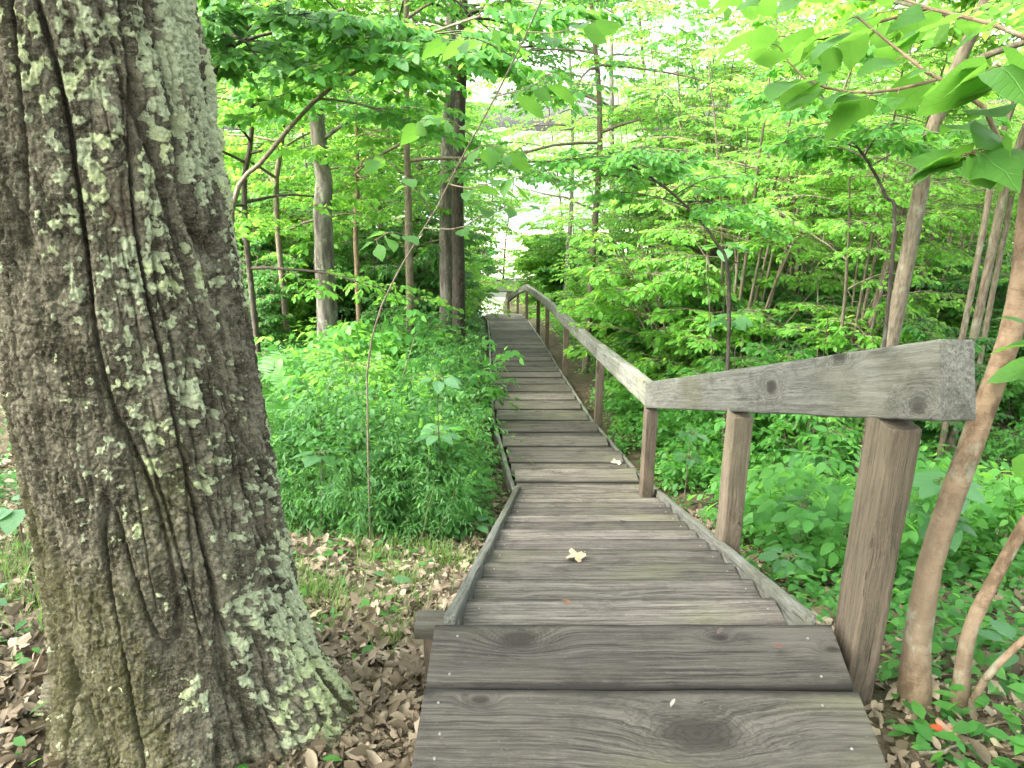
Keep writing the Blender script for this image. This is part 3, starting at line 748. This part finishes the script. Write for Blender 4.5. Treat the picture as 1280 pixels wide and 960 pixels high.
# --- prototypes for the woods, several shapes of each kind, copied below
def proto(name, seed, H, r0, bark, leafm, label, group, catg='tree', **kw):
    r = np.random.RandomState(seed)
    pts = [np.zeros(3), np.array([r.normal() * .03 * H, r.normal() * .03 * H, H * .45]), np.array([r.normal() * .06 * H, r.normal() * .06 * H, H])]
    return tree(name, seed, pts, bark, leafm, label, catg, group, kw=dict(dict(r0=r0, r1=r0 * .3), **kw))
def bush(name, seed, H, spread, stems, leafm, leaf, label, group, tpl=T_OV, bark='thin', nl=7, limbs=7, sub=3, bare=.3, catg='shrub', tw=5, Lf=.34):
    """several stems from one foot"""
    r = np.random.RandomState(seed); wd, lf = [], []
    for s in range(stems):
        a = r.uniform(0, 2 * np.pi); q = spread * r.uniform(.3, 1.1); h = H * r.uniform(.65, 1.1)
        f = np.array([math.cos(a), math.sin(a), 0]) * r.uniform(.02, .10) * H * .4
        pts = [f, f + np.array([math.cos(a) * q * .35, math.sin(a) * q * .35, h * .5]), f + np.array([math.cos(a) * q, math.sin(a) * q, h])]
        w_, l_ = grow(seed * 31 + s, pts, (.0042 * H + .004) * r.uniform(.7, 1.3), .004, crown=(bare, 1), limbs=limbs, L=H * Lf, elev=(0, .7), twigs=tw, sub=sub, nl=nl, leaf=leaf, tpl=tpl, flat=.35, sides=5, tw_len=.45)
        wd.append(w_); lf.append(l_)
    o = empty(name, (0, 0, 0), label=label, cat=catg, group=group)
    mobj('stems', nmesh('stems', *cat(wd), M_BARK[bark]), o); mobj('foliage', nmesh('foliage', *cat(lf), M_LEAF[leafm]), o)
    return o
G1, G2, G3, G4 = 'understorey trees left of the walkway', 'thicket shrubs right of the handrail', 'trees farther down the slope', 'low shrubs in the undergrowth'
ul = [proto('understorey_tree', 60 + k, 7.5 + .8 * k, .045, ('thin', 'gray', 'thin')[k % 3], ('bright', 'mid', 'bright', 'bright')[k], 'young tree with tiered sprays of backlit green leaves left of the walkway', G1,
            crown=(.17, 1), limbs=22, L=2.5, elev=(-.1, .45), twigs=8, sub=5, nl=8, leaf=.10, flat=.18, droop=.2) for k in range(4)]
th = [bush('thicket_shrub', 70 + k, 4.6 + .5 * k, 1.1, 9, ('mid', 'bright', 'bright')[k], .058, 'tall many-stemmed shrub with thin bare stems and small leaves right of the handrail', G2, limbs=8, sub=4, nl=9, bare=.46, Lf=.24) for k in range(3)]
fw = [proto('woodland_tree', 80 + k, 13 + 2 * k, .15, ('gray', 'thin', 'dark')[k], ('bright', 'bright', 'mid')[k], 'tall pale green tree farther down the slope towards the lake', G3,
            crown=(.08, 1), limbs=27, L=3.8, elev=(-.1, .5), twigs=9, sub=5, nl=8, leaf=.15, tpl=T_FAR, flat=.22, droop=.2) for k in range(3)]
lb = [bush('low_shrub', 90 + k, 1.3 + .25 * k, .75, 6, ('mid', 'herb', 'bright')[k], .07, 'low leafy green shrub in the undergrowth', G4, limbs=7, sub=3, nl=7, bare=.12, tw=5, Lf=.4) for k in range(3)]
ct = [proto('unseen_shade_tree', 100 + k, 14 + k, .16, 'gray', 'mid', 'unseen tall tree added behind the camera, its high crown shading the foreground', 'unseen trees added behind the camera for shade',
            crown=(.45, 1), limbs=26, L=5.0, elev=(0, .6), twigs=9, sub=5, nl=8, leaf=.14, tpl=T_FAR, flat=.3, droop=.15) for k in range(2)]  # unseen trees, added behind the camera so their crowns shade the foreground
used = set()
def put(protos, k, loc, rz, s, tilt=(0, 0)):
    p = protos[k % len(protos)]
    if id(p) not in used:
        used.add(id(p)); p.location = loc; p.rotation_euler = (tilt[0], tilt[1], rz); p.scale = (s, s, s); return p
    return dup(p, loc, rz, s, tilt=tilt)

rs = np.random.RandomState(5)
def scatter(n, dr, pr, ok, mind):
    """n feet on the ground: distance range dr, photo-column range pr, kept mind apart"""
    out = []; tries = 0; clear = ((375, 430, 11.5), (530, 600, 15), (1085, 1200, 6.6), (1205, 1290, 7.6), (425, 460, 14.3))
    while len(out) < n and tries < n * 60:
        tries += 1
        d = math.sqrt(rs.uniform(dr[0] ** 2, dr[1] ** 2)); px = rs.uniform(*pr); x = (px - 640) / FPX * d * 1.04
        if abs(x - float(cx(d))) < 1.3 or not ok(x, d) or any(a < px < b and d < c for a, b, c in clear): continue
        if all((x - a) ** 2 + (d - b) ** 2 > mind ** 2 for a, b in out): out.append((x, d))
    return out
slot = lambda x, d: not ((-.012 if d > 34 else -.03) < x / d < (.062 if d > 34 else .085))
for k, (x, y) in enumerate(((-5.5, -2.5), (-8.5, -.5), (-5, -7.5), (3.2, -4.0), (7.5, -2), (-.5, -9), (-11, -4))):
    put(ct, k, gpt(x, y, -.1), k * 1.9, 1.0 + .06 * (k % 3))
for k, (x, d) in enumerate(scatter(17, (16, 30), (150, 585), lambda x, d: x < -2.2, 1.5)):
    put(ul, k, gpt(x, d, -.05), rs.uniform(0, 6.28), rs.uniform(.75, 1.15), (rs.normal() * .05, rs.normal() * .05))
for k, (x, d) in enumerate(scatter(27, (7.5, 18), (735, 1330), lambda x, d: x > 2.2 and x / d > .10 and not (1070 < 640 + x / d * 904 < 1185 and d < 10) and not (640 + x / d * 904 > 1190 and d < 12.5), 1.1)):
    put(th, k, gpt(x, d, -.05), rs.uniform(0, 6.28), rs.uniform(.75, 1.15), (rs.normal() * .05, rs.normal() * .05))
for k, (x, d) in enumerate(scatter(32, (24, 50), (-100, 1400), slot, 2.8)):
    put(fw, k, gpt(x, d, -.1), rs.uniform(0, 6.28), rs.uniform(.7, 1.15), (rs.normal() * .04, rs.normal() * .04))
for k, (x, d) in enumerate(scatter(84, (5.5, 24), (690, 1330), lambda x, d: x > 2.0, .8)):
    put(lb, k, gpt(x, d, -.04), rs.uniform(0, 6.28), rs.uniform(.6, 1.1) * (1 if d < 9 else 1.5))
pxof = lambda x, d: 640 + x / (d * 1.04) * FPX
for k, (x, d) in enumerate(scatter(70, (12, 30), (250, 612), lambda x, d: x < -1.6 and not (375 < pxof(x, d) < 430 and d < 15.5) and not (530 < pxof(x, d) < 592 and d < 19.5), 1.0)):
    put(lb, k, gpt(x, d, -.04), rs.uniform(0, 6.28), rs.uniform(.8, 1.4) * (1 if d < 15 else 1.5))
for k, (x, d) in enumerate(scatter(26, (30, 46), (585, 740), lambda x, d: not (.0 < x / d < .055), .9)):
    put(lb, k, gpt(x, d, -.04), rs.uniform(0, 6.28), rs.uniform(1.5, 2.6))
for k, (px, d, q) in enumerate(((606, 44, .62), (628, 46, .5), (702, 43, .6), (722, 38, .55), (590, 36, .5))):
    put(fw, k, gpt(at(px, 350, d)[0], d, -.1), k * 1.3, q)

for k, (x, d) in enumerate(scatter(46, (8, 14.5), (730, 1330), lambda x, d: x > 2.2, .7)):
    put(lb, k, gpt(x, d, -.04), rs.uniform(0, 6.28), rs.uniform(.9, 1.4))
for k, (x, d) in enumerate(scatter(26, (6.5, 12), (420, 612), lambda x, d: x < -1.3, .7)):
    put(lb, k, gpt(x, d, -.04), rs.uniform(0, 6.28), rs.uniform(.45, .75))
# --- undergrowth
def herb(seed, n, h, rad, leaf, tpl, layers=5, per=6):
    """upright stems with whorled leaves -> wood, leaves"""
    r = np.random.RandomState(seed)
    a = r.uniform(0, 6.28, n); q = rad * np.sqrt(r.uniform(0, 1, n)); hh = h * r.uniform(.55, 1.1, n)
    A = np.stack([np.cos(a) * q, np.sin(a) * q, np.zeros(n)], -1)
    D = unit(np.stack([np.cos(a) * .35 * q / max(rad, .01), np.sin(a) * .35 * q / max(rad, .01), np.ones(n)], -1) + .12 * r.normal(size=(n, 3)))
    C = bez(A, D, hh, 6, 0, .05, r)
    wd = tubes(C, np.outer(np.full(n, .0035), 1 - .6 * np.linspace(0, 1, 6)), 4)
    P, Ds, Ls = spray(r, C, layers, .25, h * .45, 1.15, .35, .3)
    S = bez(P, Ds, Ls, 4, .1, .3, r)
    lv = cat([leaves_on(r, S, per, .1, leaf, tpl, .35), leaves_on(r, C, 4, .8, leaf, tpl, .35)])
    return wd, lv
def fern(seed, n=9, L=.75):
    r = np.random.RandomState(seed)
    a = np.arange(n) * 6.28 / n + r.uniform(-.3, .3, n); el = r.uniform(.75, 1.15, n)
    A = np.stack([np.cos(a) * .03, np.sin(a) * .03, np.zeros(n)], -1)
    D = np.stack([np.cos(a) * np.cos(el), np.sin(a) * np.cos(el), np.sin(el)], -1)
    C = bez(A, D, L * r.uniform(.7, 1.15, n), 9, .0, .62, r, .02)
    wd = tubes(C, np.outer(np.full(n, .004), 1 - .8 * np.linspace(0, 1, 9)), 4)
    k = 22; t = np.linspace(.16, .985, k)[None].repeat(n, 0)
    P, T = pick(C, t); lv = []
    for s in (-1, 1):
        sd = unit(np.cross(T, UP)) * s
        Dp = sd + T * .35; Dp[..., 2] -= .12
        S = L * .27 * np.sin(np.pi * (t * .93 + .06) ** .62) + .012
        S = S * r.uniform(.88, 1.1, S.shape); Un = np.cross(sd, T) * -s; Un = np.where(Un[..., 2:] < 0, -Un, Un)
        lv.append(place(P.reshape(-1, 3), Dp.reshape(-1, 3), (Un + .1 * r.normal(size=Un.shape)).reshape(-1, 3), S.ravel(), T_PINNA))
    return wd, cat(lv)
def plant(name, wl, leafm, label, catg, group, parts):
    o = empty(name, (0, 0, 0), label=label, cat=catg, group=group)
    mobj(parts[0], nmesh(parts[0], *wl[0], M_STEM), o); mobj(parts[1], nmesh(parts[1], *wl[1], M_LEAF[leafm]), o)
    return o
fp = [plant('fern', fern(110 + k, 9 + k, .95), 'fern', 'arching green fern on the bank left of the walkway', 'fern', 'ferns on the left bank', ('stalks', 'fronds')) for k in range(3)]
hp = [plant('leafy_herb', herb(120 + k, 8, .78 + .20 * k, .26, (.058, .06, .055)[k], (T_PINNA, T_LANCE, T_OV)[k], 8, (14, 10, 9)[k]), 'herb', 'feathery green herb in the undergrowth left of the walkway', 'plant', 'feathery herbs left of the walkway', ('stems', 'leaves')) for k in range(3)]
rp = [plant('leafy_plant', herb(130 + k, 6, .45 + .16 * k, .2, (.06, .05, .085)[k], (T_OVN, T_OV, T_OVN)[k], 7, (8, 9, 5)[k]), 'mid', 'leafy green plant in the undergrowth right of the handrail', 'plant', 'leafy plants right of the handrail', ('stems', 'leaves')) for k in range(3)]
def world_pts(n, dr, pr, ok):
    out = []
    while len(out) < n:
        d = rs.uniform(*dr); x = (rs.uniform(*pr) - 640) / FPX * d * 1.04
        if abs(x - float(cx(d))) > .85 and ok(x, d): out.append((x, d))
    return out
for k, (x, d) in enumerate(world_pts(40, (5.6, 10.5), (315, 490), lambda x, d: x < -1.2)):
    put(fp, k, gpt(x, d, -.03), rs.uniform(0, 6.28), rs.uniform(1.05, 1.6))
for k, (x, d) in enumerate(world_pts(210, (4.2, 13), (330, 640), lambda x, d: x < cx(d) - 1.15 and (d > 4.6 or x > -.9) and not (d > 5.4 and x / d < -.15))):
    put(hp, k, gpt(x, d, -.02), rs.uniform(0, 6.28), rs.uniform(.6, 1.1))
for k, (x, d) in enumerate(world_pts(64, (4.6, 11), (400, 635), lambda x, d: x < cx(d) - 1.15)):
    dup(rp[k % 3], gpt(x, d, -.02), rs.uniform(0, 6.28), rs.uniform(1.0, 1.7), label='leafy green plant among the herbs left of the walkway')['group'] = 'leafy plants left of the walkway'
for k, (x, d) in enumerate(world_pts(170, (3.2, 11), (760, 1330), lambda x, d: x > cx(d) + 1.0)):
    put(rp, k, gpt(x, d, -.02), rs.uniform(0, 6.28), rs.uniform(.55, 1.1))

def carpet(name, seed, n, region, size, tpl, leafm, h=(.05, .3), per=9, dens=None):
    """ground cover: n tufts of small leaves"""
    r = np.random.RandomState(seed); x = r.uniform(region[0], region[1], n); y = r.uniform(region[2], region[3], n)
    keep = np.abs(x - cx(y)) > .74
    if dens is not None: keep &= dens(x, y, r)
    x, y = x[keep], y[keep]; n = len(x)
    z = gz(x, y)
    hh = r.uniform(h[0], h[1], n); a = r.uniform(0, 6.28, (n, per)); q = r.uniform(.02, .16, (n, per))
    P = np.stack([x[:, None] + np.cos(a) * q * .6, y[:, None] + np.sin(a) * q * .6, z[:, None] + hh[:, None] * r.uniform(.25, 1, (n, per))], -1)
    D = np.stack([np.cos(a), np.sin(a), r.uniform(-.5, .3, (n, per))], -1)
    U = UP + .35 * r.normal(size=D.shape)
    V_, F_ = place(P.reshape(-1, 3), D.reshape(-1, 3), U.reshape(-1, 3), (size * r.uniform(.5, 1.3, (n, per))).ravel(), tpl)
    return tag(mobj(name, nmesh(name, V_, F_, M_LEAF[leafm])), kind='stuff')
def nz2(x, y, s, f): return noise(np.stack([x * f, y * f, np.zeros_like(x)], -1), s)
carpet('ground_cover', 140, 17000, (-9, .2, 4.0, 26), .052, T_OV, 'herb', (.06, .4), 9, lambda x, y, r: (x < cx(y)) & ~((y > 5.4) & (y < 10.5) & (x / y < -.15) & (r.uniform(0, 1, len(x)) < .75)) & ((y > 5.0 + .8 * nz2(x, y, 3, .9)) | (x > -.75) & (y > 4.2)))
carpet('ground_cover', 141, 11500, (1.2, 9, 2.6, 24), .052, T_OV, 'mid', (.04, .3), 9, lambda x, y, r: (x > cx(y)) & (nz2(x, y, 4, 1.6) > -.12))
carpet('ground_cover', 142, 9000, (-22, 22, 12, 42), .13, T_FAR, 'bright', (.1, .6), 9, lambda x, y, r: np.abs(x - cx(y)) > 1.0)
carpet('ground_cover', 144, 900, (1.15, 4.5, 1.5, 3.6), .06, T_OV, 'mid', (.02, .16), 7)
carpet('ground_cover', 143, 500, (-3.6, -.5, 1.4, 4.8), .05, T_OV, 'mid', (.01, .08), 4)

def litter(n, region, seed, dens):
    r = np.random.RandomState(seed); x = r.uniform(region[0], region[1], n); y = r.uniform(region[2], region[3], n)
    k = dens(x, y); x, y = x[k], y[k]; n = len(x); a = r.uniform(0, 6.28, n)
    P = np.stack([x, y, gz(x, y) + r.uniform(.002, .03, n)], -1)
    D = np.stack([np.cos(a), np.sin(a), r.normal(size=n) * .22], -1)
    U = UP + .38 * r.normal(size=(n, 3)); S = .018 + .07 * r.uniform(0, 1, n) ** 2.2
    U += .3 * r.normal(size=(n, 3)); k1, k2 = n // 5, n // 2
    out = [place(P[:k1], D[:k1], U[:k1], S[:k1] * 1.15, T_LOBED), place(P[k1:k2], D[k1:k2], U[k1:k2], S[k1:k2], leaf_tpl(.24, -.3, .2, 3)), place(P[k2:], D[k2:], U[k2:], S[k2:] * .8, leaf_tpl(.34, .35, -.16, 2, .6))]
    V_, F_ = cat(out); V_[:, 2] += .010 * noise(V_ * 38, seed) + .006 * noise(V_ * 85, seed)
    return V_, F_
offp = lambda x, y: np.where(y < 2.02, (x < -.27) | (x > 1.02), np.abs(x - cx(y)) > .62)
V1 = cat([litter(26000, (-4.5, .2, .9, 7.5), 150, lambda x, y: offp(x, y) & (x < cx(y))), litter(7000, (-1.2, .0, .8, 2.9), 156, lambda x, y: offp(x, y) & (x < cx(y))), litter(3500, (-2.6, -1.1, 1.0, 3.2), 157, lambda x, y: offp(x, y))])
V2 = litter(13000, (1.0, 4.0, .9, 5.5), 151, lambda x, y: offp(x, y) & (x > cx(y)))
tag(mobj('leaf_litter', nmesh('leaf_litter', *cat([V1, V2]), M_LEAF['dead'])), kind='stuff')

def grass(n, spots, seed):
    r = np.random.RandomState(seed); k = r.randint(0, len(spots), n); s = np.array(spots)[k]
    x = s[:, 0] + r.normal(size=n) * s[:, 2]; y = s[:, 1] + r.normal(size=n) * s[:, 3]
    kk = offp(x, y) & (x < cx(y)); x, y = x[kk], y[kk]; n = len(x)
    a = r.uniform(0, 6.28, n); lean_ = r.uniform(.1, .7, n); L = r.uniform(.08, .22, n)
    A = np.stack([x, y, gz(x, y) - .005], -1); D = unit(np.stack([np.cos(a) * lean_, np.sin(a) * lean_, np.ones(n)], -1))
    C = bez(A, D, L, 4, 0, .35, r, .03); sd = np.stack([-np.sin(a), np.cos(a), np.zeros(n)], -1)[:, None]
    wv = np.array([.0022, .002, .0014, .0002])[None, :, None]
    V_ = np.concatenate([C - sd * wv, C + sd * wv], 1).reshape(-1, 3); b = (np.arange(n) * 8)[:, None]
    F_ = np.concatenate([b + np.array([[j, j + 4, j + 5]]) for j in range(3)] + [b + np.array([[j, j + 5, j + 1]]) for j in range(3)])
    return V_, F_
gr_ = np.random.RandomState(3); gs_ = [(-.8 + .42 * gr_.normal(), 3.15 + .4 * gr_.normal(), *gr_.uniform(.04, .13, 2)) for _ in range(26)] + [(-2.3 + .4 * gr_.normal(), 3.1 + .5 * gr_.normal(), *gr_.uniform(.08, .25, 2)) for _ in range(22)]
tag(mobj('grass', nmesh('grass', *grass(4200, gs_, 152), M_LEAF['grass'])), kind='stuff')

# --- near saplings
def sapling(name, label, stems, twigs_px, leafm, bark, leaf, per, seed, tpl=T_BIG, extra=None, group=None):
    """stems: [(points px,py,d), r0, r1]; twigs_px: leafy shoots"""
    r = np.random.RandomState(seed); wd, lv = [], []
    base = None
    for k, (pts, r0, r1, ground) in enumerate(stems):
        P = [at(*p) for p in pts]
        if ground: P[0] = gpt(P[0][0], P[0][1], -.06)
        if base is None: base = np.array(P[0])
        C = resample(np.array(P), 22); t = np.linspace(0, 1, 22)
        C[2:-1] += noise(C[2:-1] * 5, seed)[:, None] * np.array([.012, .01, 0])
        rd = r0 + (r1 - r0) * t + (.5 * r0 * np.exp(-t * 20) if ground else 0)
        wd.append(tubes((C - base)[None], (rd * (1 + .07 * noise(C * 9, 2)))[None], 12))
    for pts, r0 in twigs_px:
        C = resample(np.array([at(*p) for p in pts]), 9) - base
        wd.append(tubes(C[None], np.linspace(r0, r0 * .35, 9)[None], 6))
        n = per; t = np.linspace(.25, 1, n)[None] + r.uniform(-.04, .04, (1, n)); P, T = pick(C[None], np.clip(t, 0, .995)); P, T = P[0], T[0]
        sd = unit(np.cross(T, UP)) * np.where(np.arange(n) % 2, 1, -1)[:, None]
        D = T * .5 + sd * r.uniform(.5, 1.1, (n, 1)); D[:, 2] -= r.uniform(.05, .6, n)
        pet = P + unit(D) * .035
        wd.append(tubes(np.stack([P, (P + pet) / 2 + [0, 0, .004], pet], 1), np.full((n, 3), .0016), 4))
        Vl, Fl = place(pet, D, UP + .45 * r.normal(size=(n, 3)), leaf * r.uniform(.45, 1.2, n), tpl)
        Vl = Vl + leaf * .09 * np.stack([noise(Vl * 11, 71), noise(Vl * 11, 72), 1.6 * noise(Vl * 13, 73)], -1); lv.append((Vl, Fl))
    o = empty(name, base, label=label, cat='sapling', group=group)
    mobj('trunk', nmesh('trunk', *cat(wd), M_BARK[bark]), o); mobj('leaves', nmesh('leaves', *cat(lv), M_LEAF[leafm], attrs=uv([(tpl, per)] * len(twigs_px))), o)
    return o
sapling('broadleaf_sapling', 'tan smooth-barked sapling rising right of the thick handrail post, its big leaves overhead',
        [([(1140, 900, 1.95), (1150, 770, 1.98), (1180, 650, 2.02), (1228, 520, 2.06), (1268, 400, 2.10), (1283, 300, 2.12), (1296, 180, 2.14), (1312, 60, 2.2), (1320, -120, 2.3)], .039, .022, True)],
        [([(1290, 240, 2.13), (1256, 190, 2.14), (1225, 128, 2.16), (1165, 95, 2.2), (1120, 60, 2.3), (1070, 20, 2.4)], .009),
         ([(1175, 98, 2.2), (1120, 112, 2.2), (1060, 115, 2.22), (1005, 98, 2.25), (975, 60, 2.3)], .006),
         ([(1310, 60, 2.2), (1240, 30, 2.3), (1160, 10, 2.5), (1080, -20, 2.7), (1000, -50, 2.9)], .008),
         ([(1160, 10, 2.5), (1090, 30, 2.7), (1020, 50, 2.9), (950, 40, 3.1)], .006),
         ([(1300, 120, 2.16), (1280, 95, 2.0), (1245, 80, 1.9)], .005),
         ([(1256, 190, 2.14), (1235, 185, 2.1), (1205, 195, 2.05)], .004),
         ([(1080, -20, 2.7), (1010, -10, 3.0), (930, 0, 3.4), (860, -10, 3.8)], .006)],
        'near', 'tan', .15, 13, 160)
sapling('broadleaf_sapling', 'leaning tan stem at the right edge, second stem from the handrail post',
        [([(1195, 905, 1.93), (1210, 800, 1.95), (1245, 720, 1.98), (1290, 640, 2.0), (1360, 520, 2.05), (1420, 380, 2.1)], .024, .014, True)],
        [([(1360, 520, 2.05), (1320, 440, 1.9), (1290, 400, 1.85)], .004), ([(1420, 380, 2.1), (1380, 250, 2.2), (1330, 150, 2.3)], .005)], 'near', 'tan', .13, 7, 161)
sapling('thin_sapling', 'thin pale stem slanting right at the lower right edge, lowest of the near stems',
        [([(1205, 900, 1.92), (1235, 845, 1.9), (1290, 790, 1.88), (1370, 720, 1.85)], .013, .008, True)],
        [([(1370, 720, 1.85), (1340, 640, 1.8), (1310, 600, 1.8)], .003)], 'near', 'tan', .1, 6, 162)
sapling('leaning_sapling', 'slender dark sapling leaning right over the left undergrowth with big drooping leaves',
        [([(458, 600, 4.1), (458, 520, 4.1), (462, 440, 4.1), (476, 385, 4.1), (510, 320, 4.05), (548, 255, 4.0), (595, 165, 3.9), (645, 70, 3.8), (690, -30, 3.7)], .0055, .0035, True)],
        [([(540, 268, 4.0), (520, 235, 3.9), (490, 205, 3.8), (465, 190, 3.8)], .004), ([(560, 230, 4.0), (590, 235, 3.8), (625, 225, 3.7), (650, 220, 3.6)], .004),
         ([(590, 170, 3.9), (560, 150, 3.8), (525, 150, 3.7)], .004), ([(575, 200, 3.95), (610, 180, 3.8), (640, 190, 3.7)], .004),
         ([(530, 285, 4.0), (575, 285, 3.9), (615, 262, 3.8), (655, 258, 3.7)], .004), ([(620, 120, 3.85), (660, 110, 3.7), (690, 90, 3.6)], .004),
         ([(640, 70, 3.8), (600, 50, 3.7), (560, 45, 3.6)], .004), ([(660, 40, 3.75), (700, 40, 3.6), (735, 25, 3.5)], .004), ([(520, 300, 4.05), (490, 290, 3.9), (470, 300, 3.8)], .003)],
        'near', 'thin', .135, 7, 163, T_OVN)
# leafy seedlings with whorls of broad leaves
def seedling(px, py, d, h, nleaf, size, seed, label, bark='thin', whorls=1):
    r = np.random.RandomState(seed); g = gpt((px - 640) / FPX * d * 1.1, d)
    p = at(px, py, d); g = gpt(p[0], d, -.02)
    C = bez(np.zeros((1, 3)), unit(np.array([[r.normal() * .06, r.normal() * .06, 1]])), np.array([h]), 7, 0, 0, r, .05)
    tp_ = T_OVN if size < .13 else T_BIG
    wd = [tubes(C, np.linspace(.006, .003, 7)[None], 6)]; lv = []
    for wq in range(whorls):
        P0 = C[0, -1 - wq * 2]; n = nleaf; a = np.arange(n) * 6.28 / n + r.uniform(-.3, .3, n)
        D = np.stack([np.cos(a), np.sin(a), r.uniform(-.25, .15, n)], -1); pe = P0 + D * size * .35
        wd.append(tubes(np.stack([np.repeat(P0[None], n, 0), (P0 + pe) / 2 + [0, 0, .01], pe], 1), np.full((n, 3), .0018), 4))
        lv.append(place(pe, D, UP + .2 * r.normal(size=(n, 3)), size * r.uniform(.75, 1.15, n), T_OVN if size < .13 else T_BIG))
    o = empty('broadleaf_seedling', g, label=label, cat='seedling')
    mobj('stem', nmesh('stem', *cat(wd), M_BARK[bark]), o); mobj('leaves', nmesh('leaves', *cat(lv), M_LEAF['broad'], attrs=uv([(tp_, nleaf)] * whorls)), o)
    return o
for k, a in enumerate(((548, 640, 4.6, 1.15, 7, .12, 'tall thin-stemmed seedling beside the walkway with bluish whorled leaves', 'dark', 2),
                       (400, 650, 4.4, .62, 6, .16, 'seedling with broad bluish leaves right of the big trunk', 'thin', 1),
                       (590, 655, 4.4, .14, 6, .12, 'low broad-leaved seedling over the leaf litter at the stair edge', 'thin', 1),
                       (995, 640, 3.6, .36, 8, .15, 'pale bluish seedling with flat broad leaves behind the second handrail post', 'thin', 1),
                       (1000, 560, 4.8, .6, 7, .14, 'taller seedling with bluish leaves farther behind the handrail', 'thin', 2),
                       (985, 720, 3.1, .2, 7, .11, 'low bright green seedling left of the thick post', 'thin', 1),
                       (1180, 640, 3.3, .55, 7, .15, 'broad-leaved seedling between the thick post and tan sapling', 'thin', 2),
                       (1245, 900, 2.1, .14, 5, .11, 'glossy seedling at the foot of the right edge stems', 'thin', 1),
                       (20, 900, 2.6, .10, 5, .09, 'small dark green seedling in the litter left of the big trunk', 'thin', 1),
                       (20, 640, 3.6, .3, 6, .15, 'broad-leaved seedling at the left edge beside the big trunk', 'thin', 1),
                       (485, 745, 3.2, .05, 3, .10, 'tiny bright seedling with long leaves in the leaf litter', 'thin', 1),
                       (930, 350, 8.0, 2.2, 9, .24, 'tall shrub crown with long drooping leaves in the thicket', 'thin', 2),
                       (860, 560, 5.8, .7, 7, .12, 'leafy bright seedling behind the third handrail post', 'thin', 2),
                       (450, 470, 6.5, .8, 6, .15, 'broad-leaved seedling among the ferns on the left', 'thin', 1))):
    seedling(*a[:6], 170 + k, a[6], a[7], a[8])

# --- fallen leaves lying on the boards, each a thing
def dead_leaf(px, py, d, z, size, col, label, seed, tpl=None):
    tpl = T_LOBED if size > .07 else leaf_tpl(.3, -.35, .2, 3)
    b = NB('fallen_leaf_' + str(seed)); p = b.n('NewGeometry').outputs['Position']
    m = b.done(b.pbr(b.mix(b.noise(p, 60, 4), col, tuple(x * .6 for x in col)), .7, .25))
    r = np.random.RandomState(seed); a = r.uniform(0, 6.28)
    V_, F_ = place(np.zeros((1, 3)), np.array([[math.cos(a), math.sin(a), .05]]), np.array([[r.normal() * .12, r.normal() * .12, 1.]]), [size], tpl)
    V_[:, 2] += .006 * np.sin(V_[:, 0] * 90) + .012; V_[:, 2] -= min(V_[:, 2].min() - .002, 0)
    p = at(px, py, d)
    tag(mobj('fallen_leaf', nmesh('fallen_leaf', V_, F_, m), loc=(p[0], d, z)), label, 'leaf')
def tread_at(px, py):
    """where the line of sight through a photo pixel meets the boards"""
    for d in np.arange(1.2, 12, .002):
        p = at(px, py, d)
        if d < 2.01: z = 0
        elif d < 5.775: z = -RISE1 * (int((d - 2.012) / RUN1) + 1)
        else: z = float(pz(5.775 + RUN2 * (int((d - 5.775) / RUN2) + 1)))
        if p[2] <= z: return d, z
for k, (px, py, s, c, lab) in enumerate(((728, 697, .085, (.40, .29, .18), 'pale cream curled dead leaf on a middle stair tread'), (714, 757, .035, (.2, .10, .05), 'small brown dead leaf on the first tread below the landing'),
                                         (766, 578, .10, (.40, .34, .26), 'whitish dead leaf at the right edge of the lower boardwalk'), (968, 813, .028, (.10, .045, .036), 'small reddish leaf scrap on the right of the landing'),
                                         (895, 799, .028, (.06, .045, .035), 'tiny dark leaf scrap on the landing front board'), (838, 890, .022, (.19, .175, .15), 'pale chip on the nearest landing board'),
                                         (780, 653, .035, (.3, .25, .2), 'pale leaf scrap on a lower stair tread'))):
    d, z = tread_at(px, py); dead_leaf(px, py, d, z + .003, s, c, lab, 180 + k)
p = at(1155, 930, 1.8)
dead_leaf(1155, 930, 1.8, float(gz(p[0], 1.8)) + .015, .06, (.36, .07, .03), 'bright orange-red dead leaf on the litter below the tan sapling', 190)
p = at(1190, 935, 1.78)
dead_leaf(1190, 935, 1.78, float(gz(p[0], 1.78)) + .015, .075, (.30, .18, .12), 'curled pinkish tan dead leaf beside the orange-red one', 191)

# --- bare sticks on the litter
rt = np.random.RandomState(77)
for k, (x, y) in enumerate(((-.55, 1.5), (-.7, 2.5), (-.45, 3.1), (-1.9, 2.4), (-.9, 4.0), (1.5, 2.3), (1.35, 1.75), (1.8, 2.9), (-.35, 3.8), (-2.3, 3.2))):
    a = rt.uniform(0, 6.28); L_ = rt.uniform(.25, .6); q = np.linspace(-.5, .5, 8)[:, None] * L_ * np.array([math.cos(a), math.sin(a), 0])
    q = q + np.array([x, y, 0]); q[:, 2] = gz(q[:, 0], q[:, 1]) + .02 + .012 * rt.normal(size=8); q[:, :2] += .012 * rt.normal(size=(8, 2))
    o = mobj('fallen_twig', nmesh('fallen_twig', *tubes((q - q[0])[None], np.linspace(.006, .003, 8)[None], 6), M_BARK['thin']), loc=q[0])
    tag(o, 'bare brown twig lying on the leaf litter beside the stairway', 'twig', 'fallen twigs on the leaf litter')
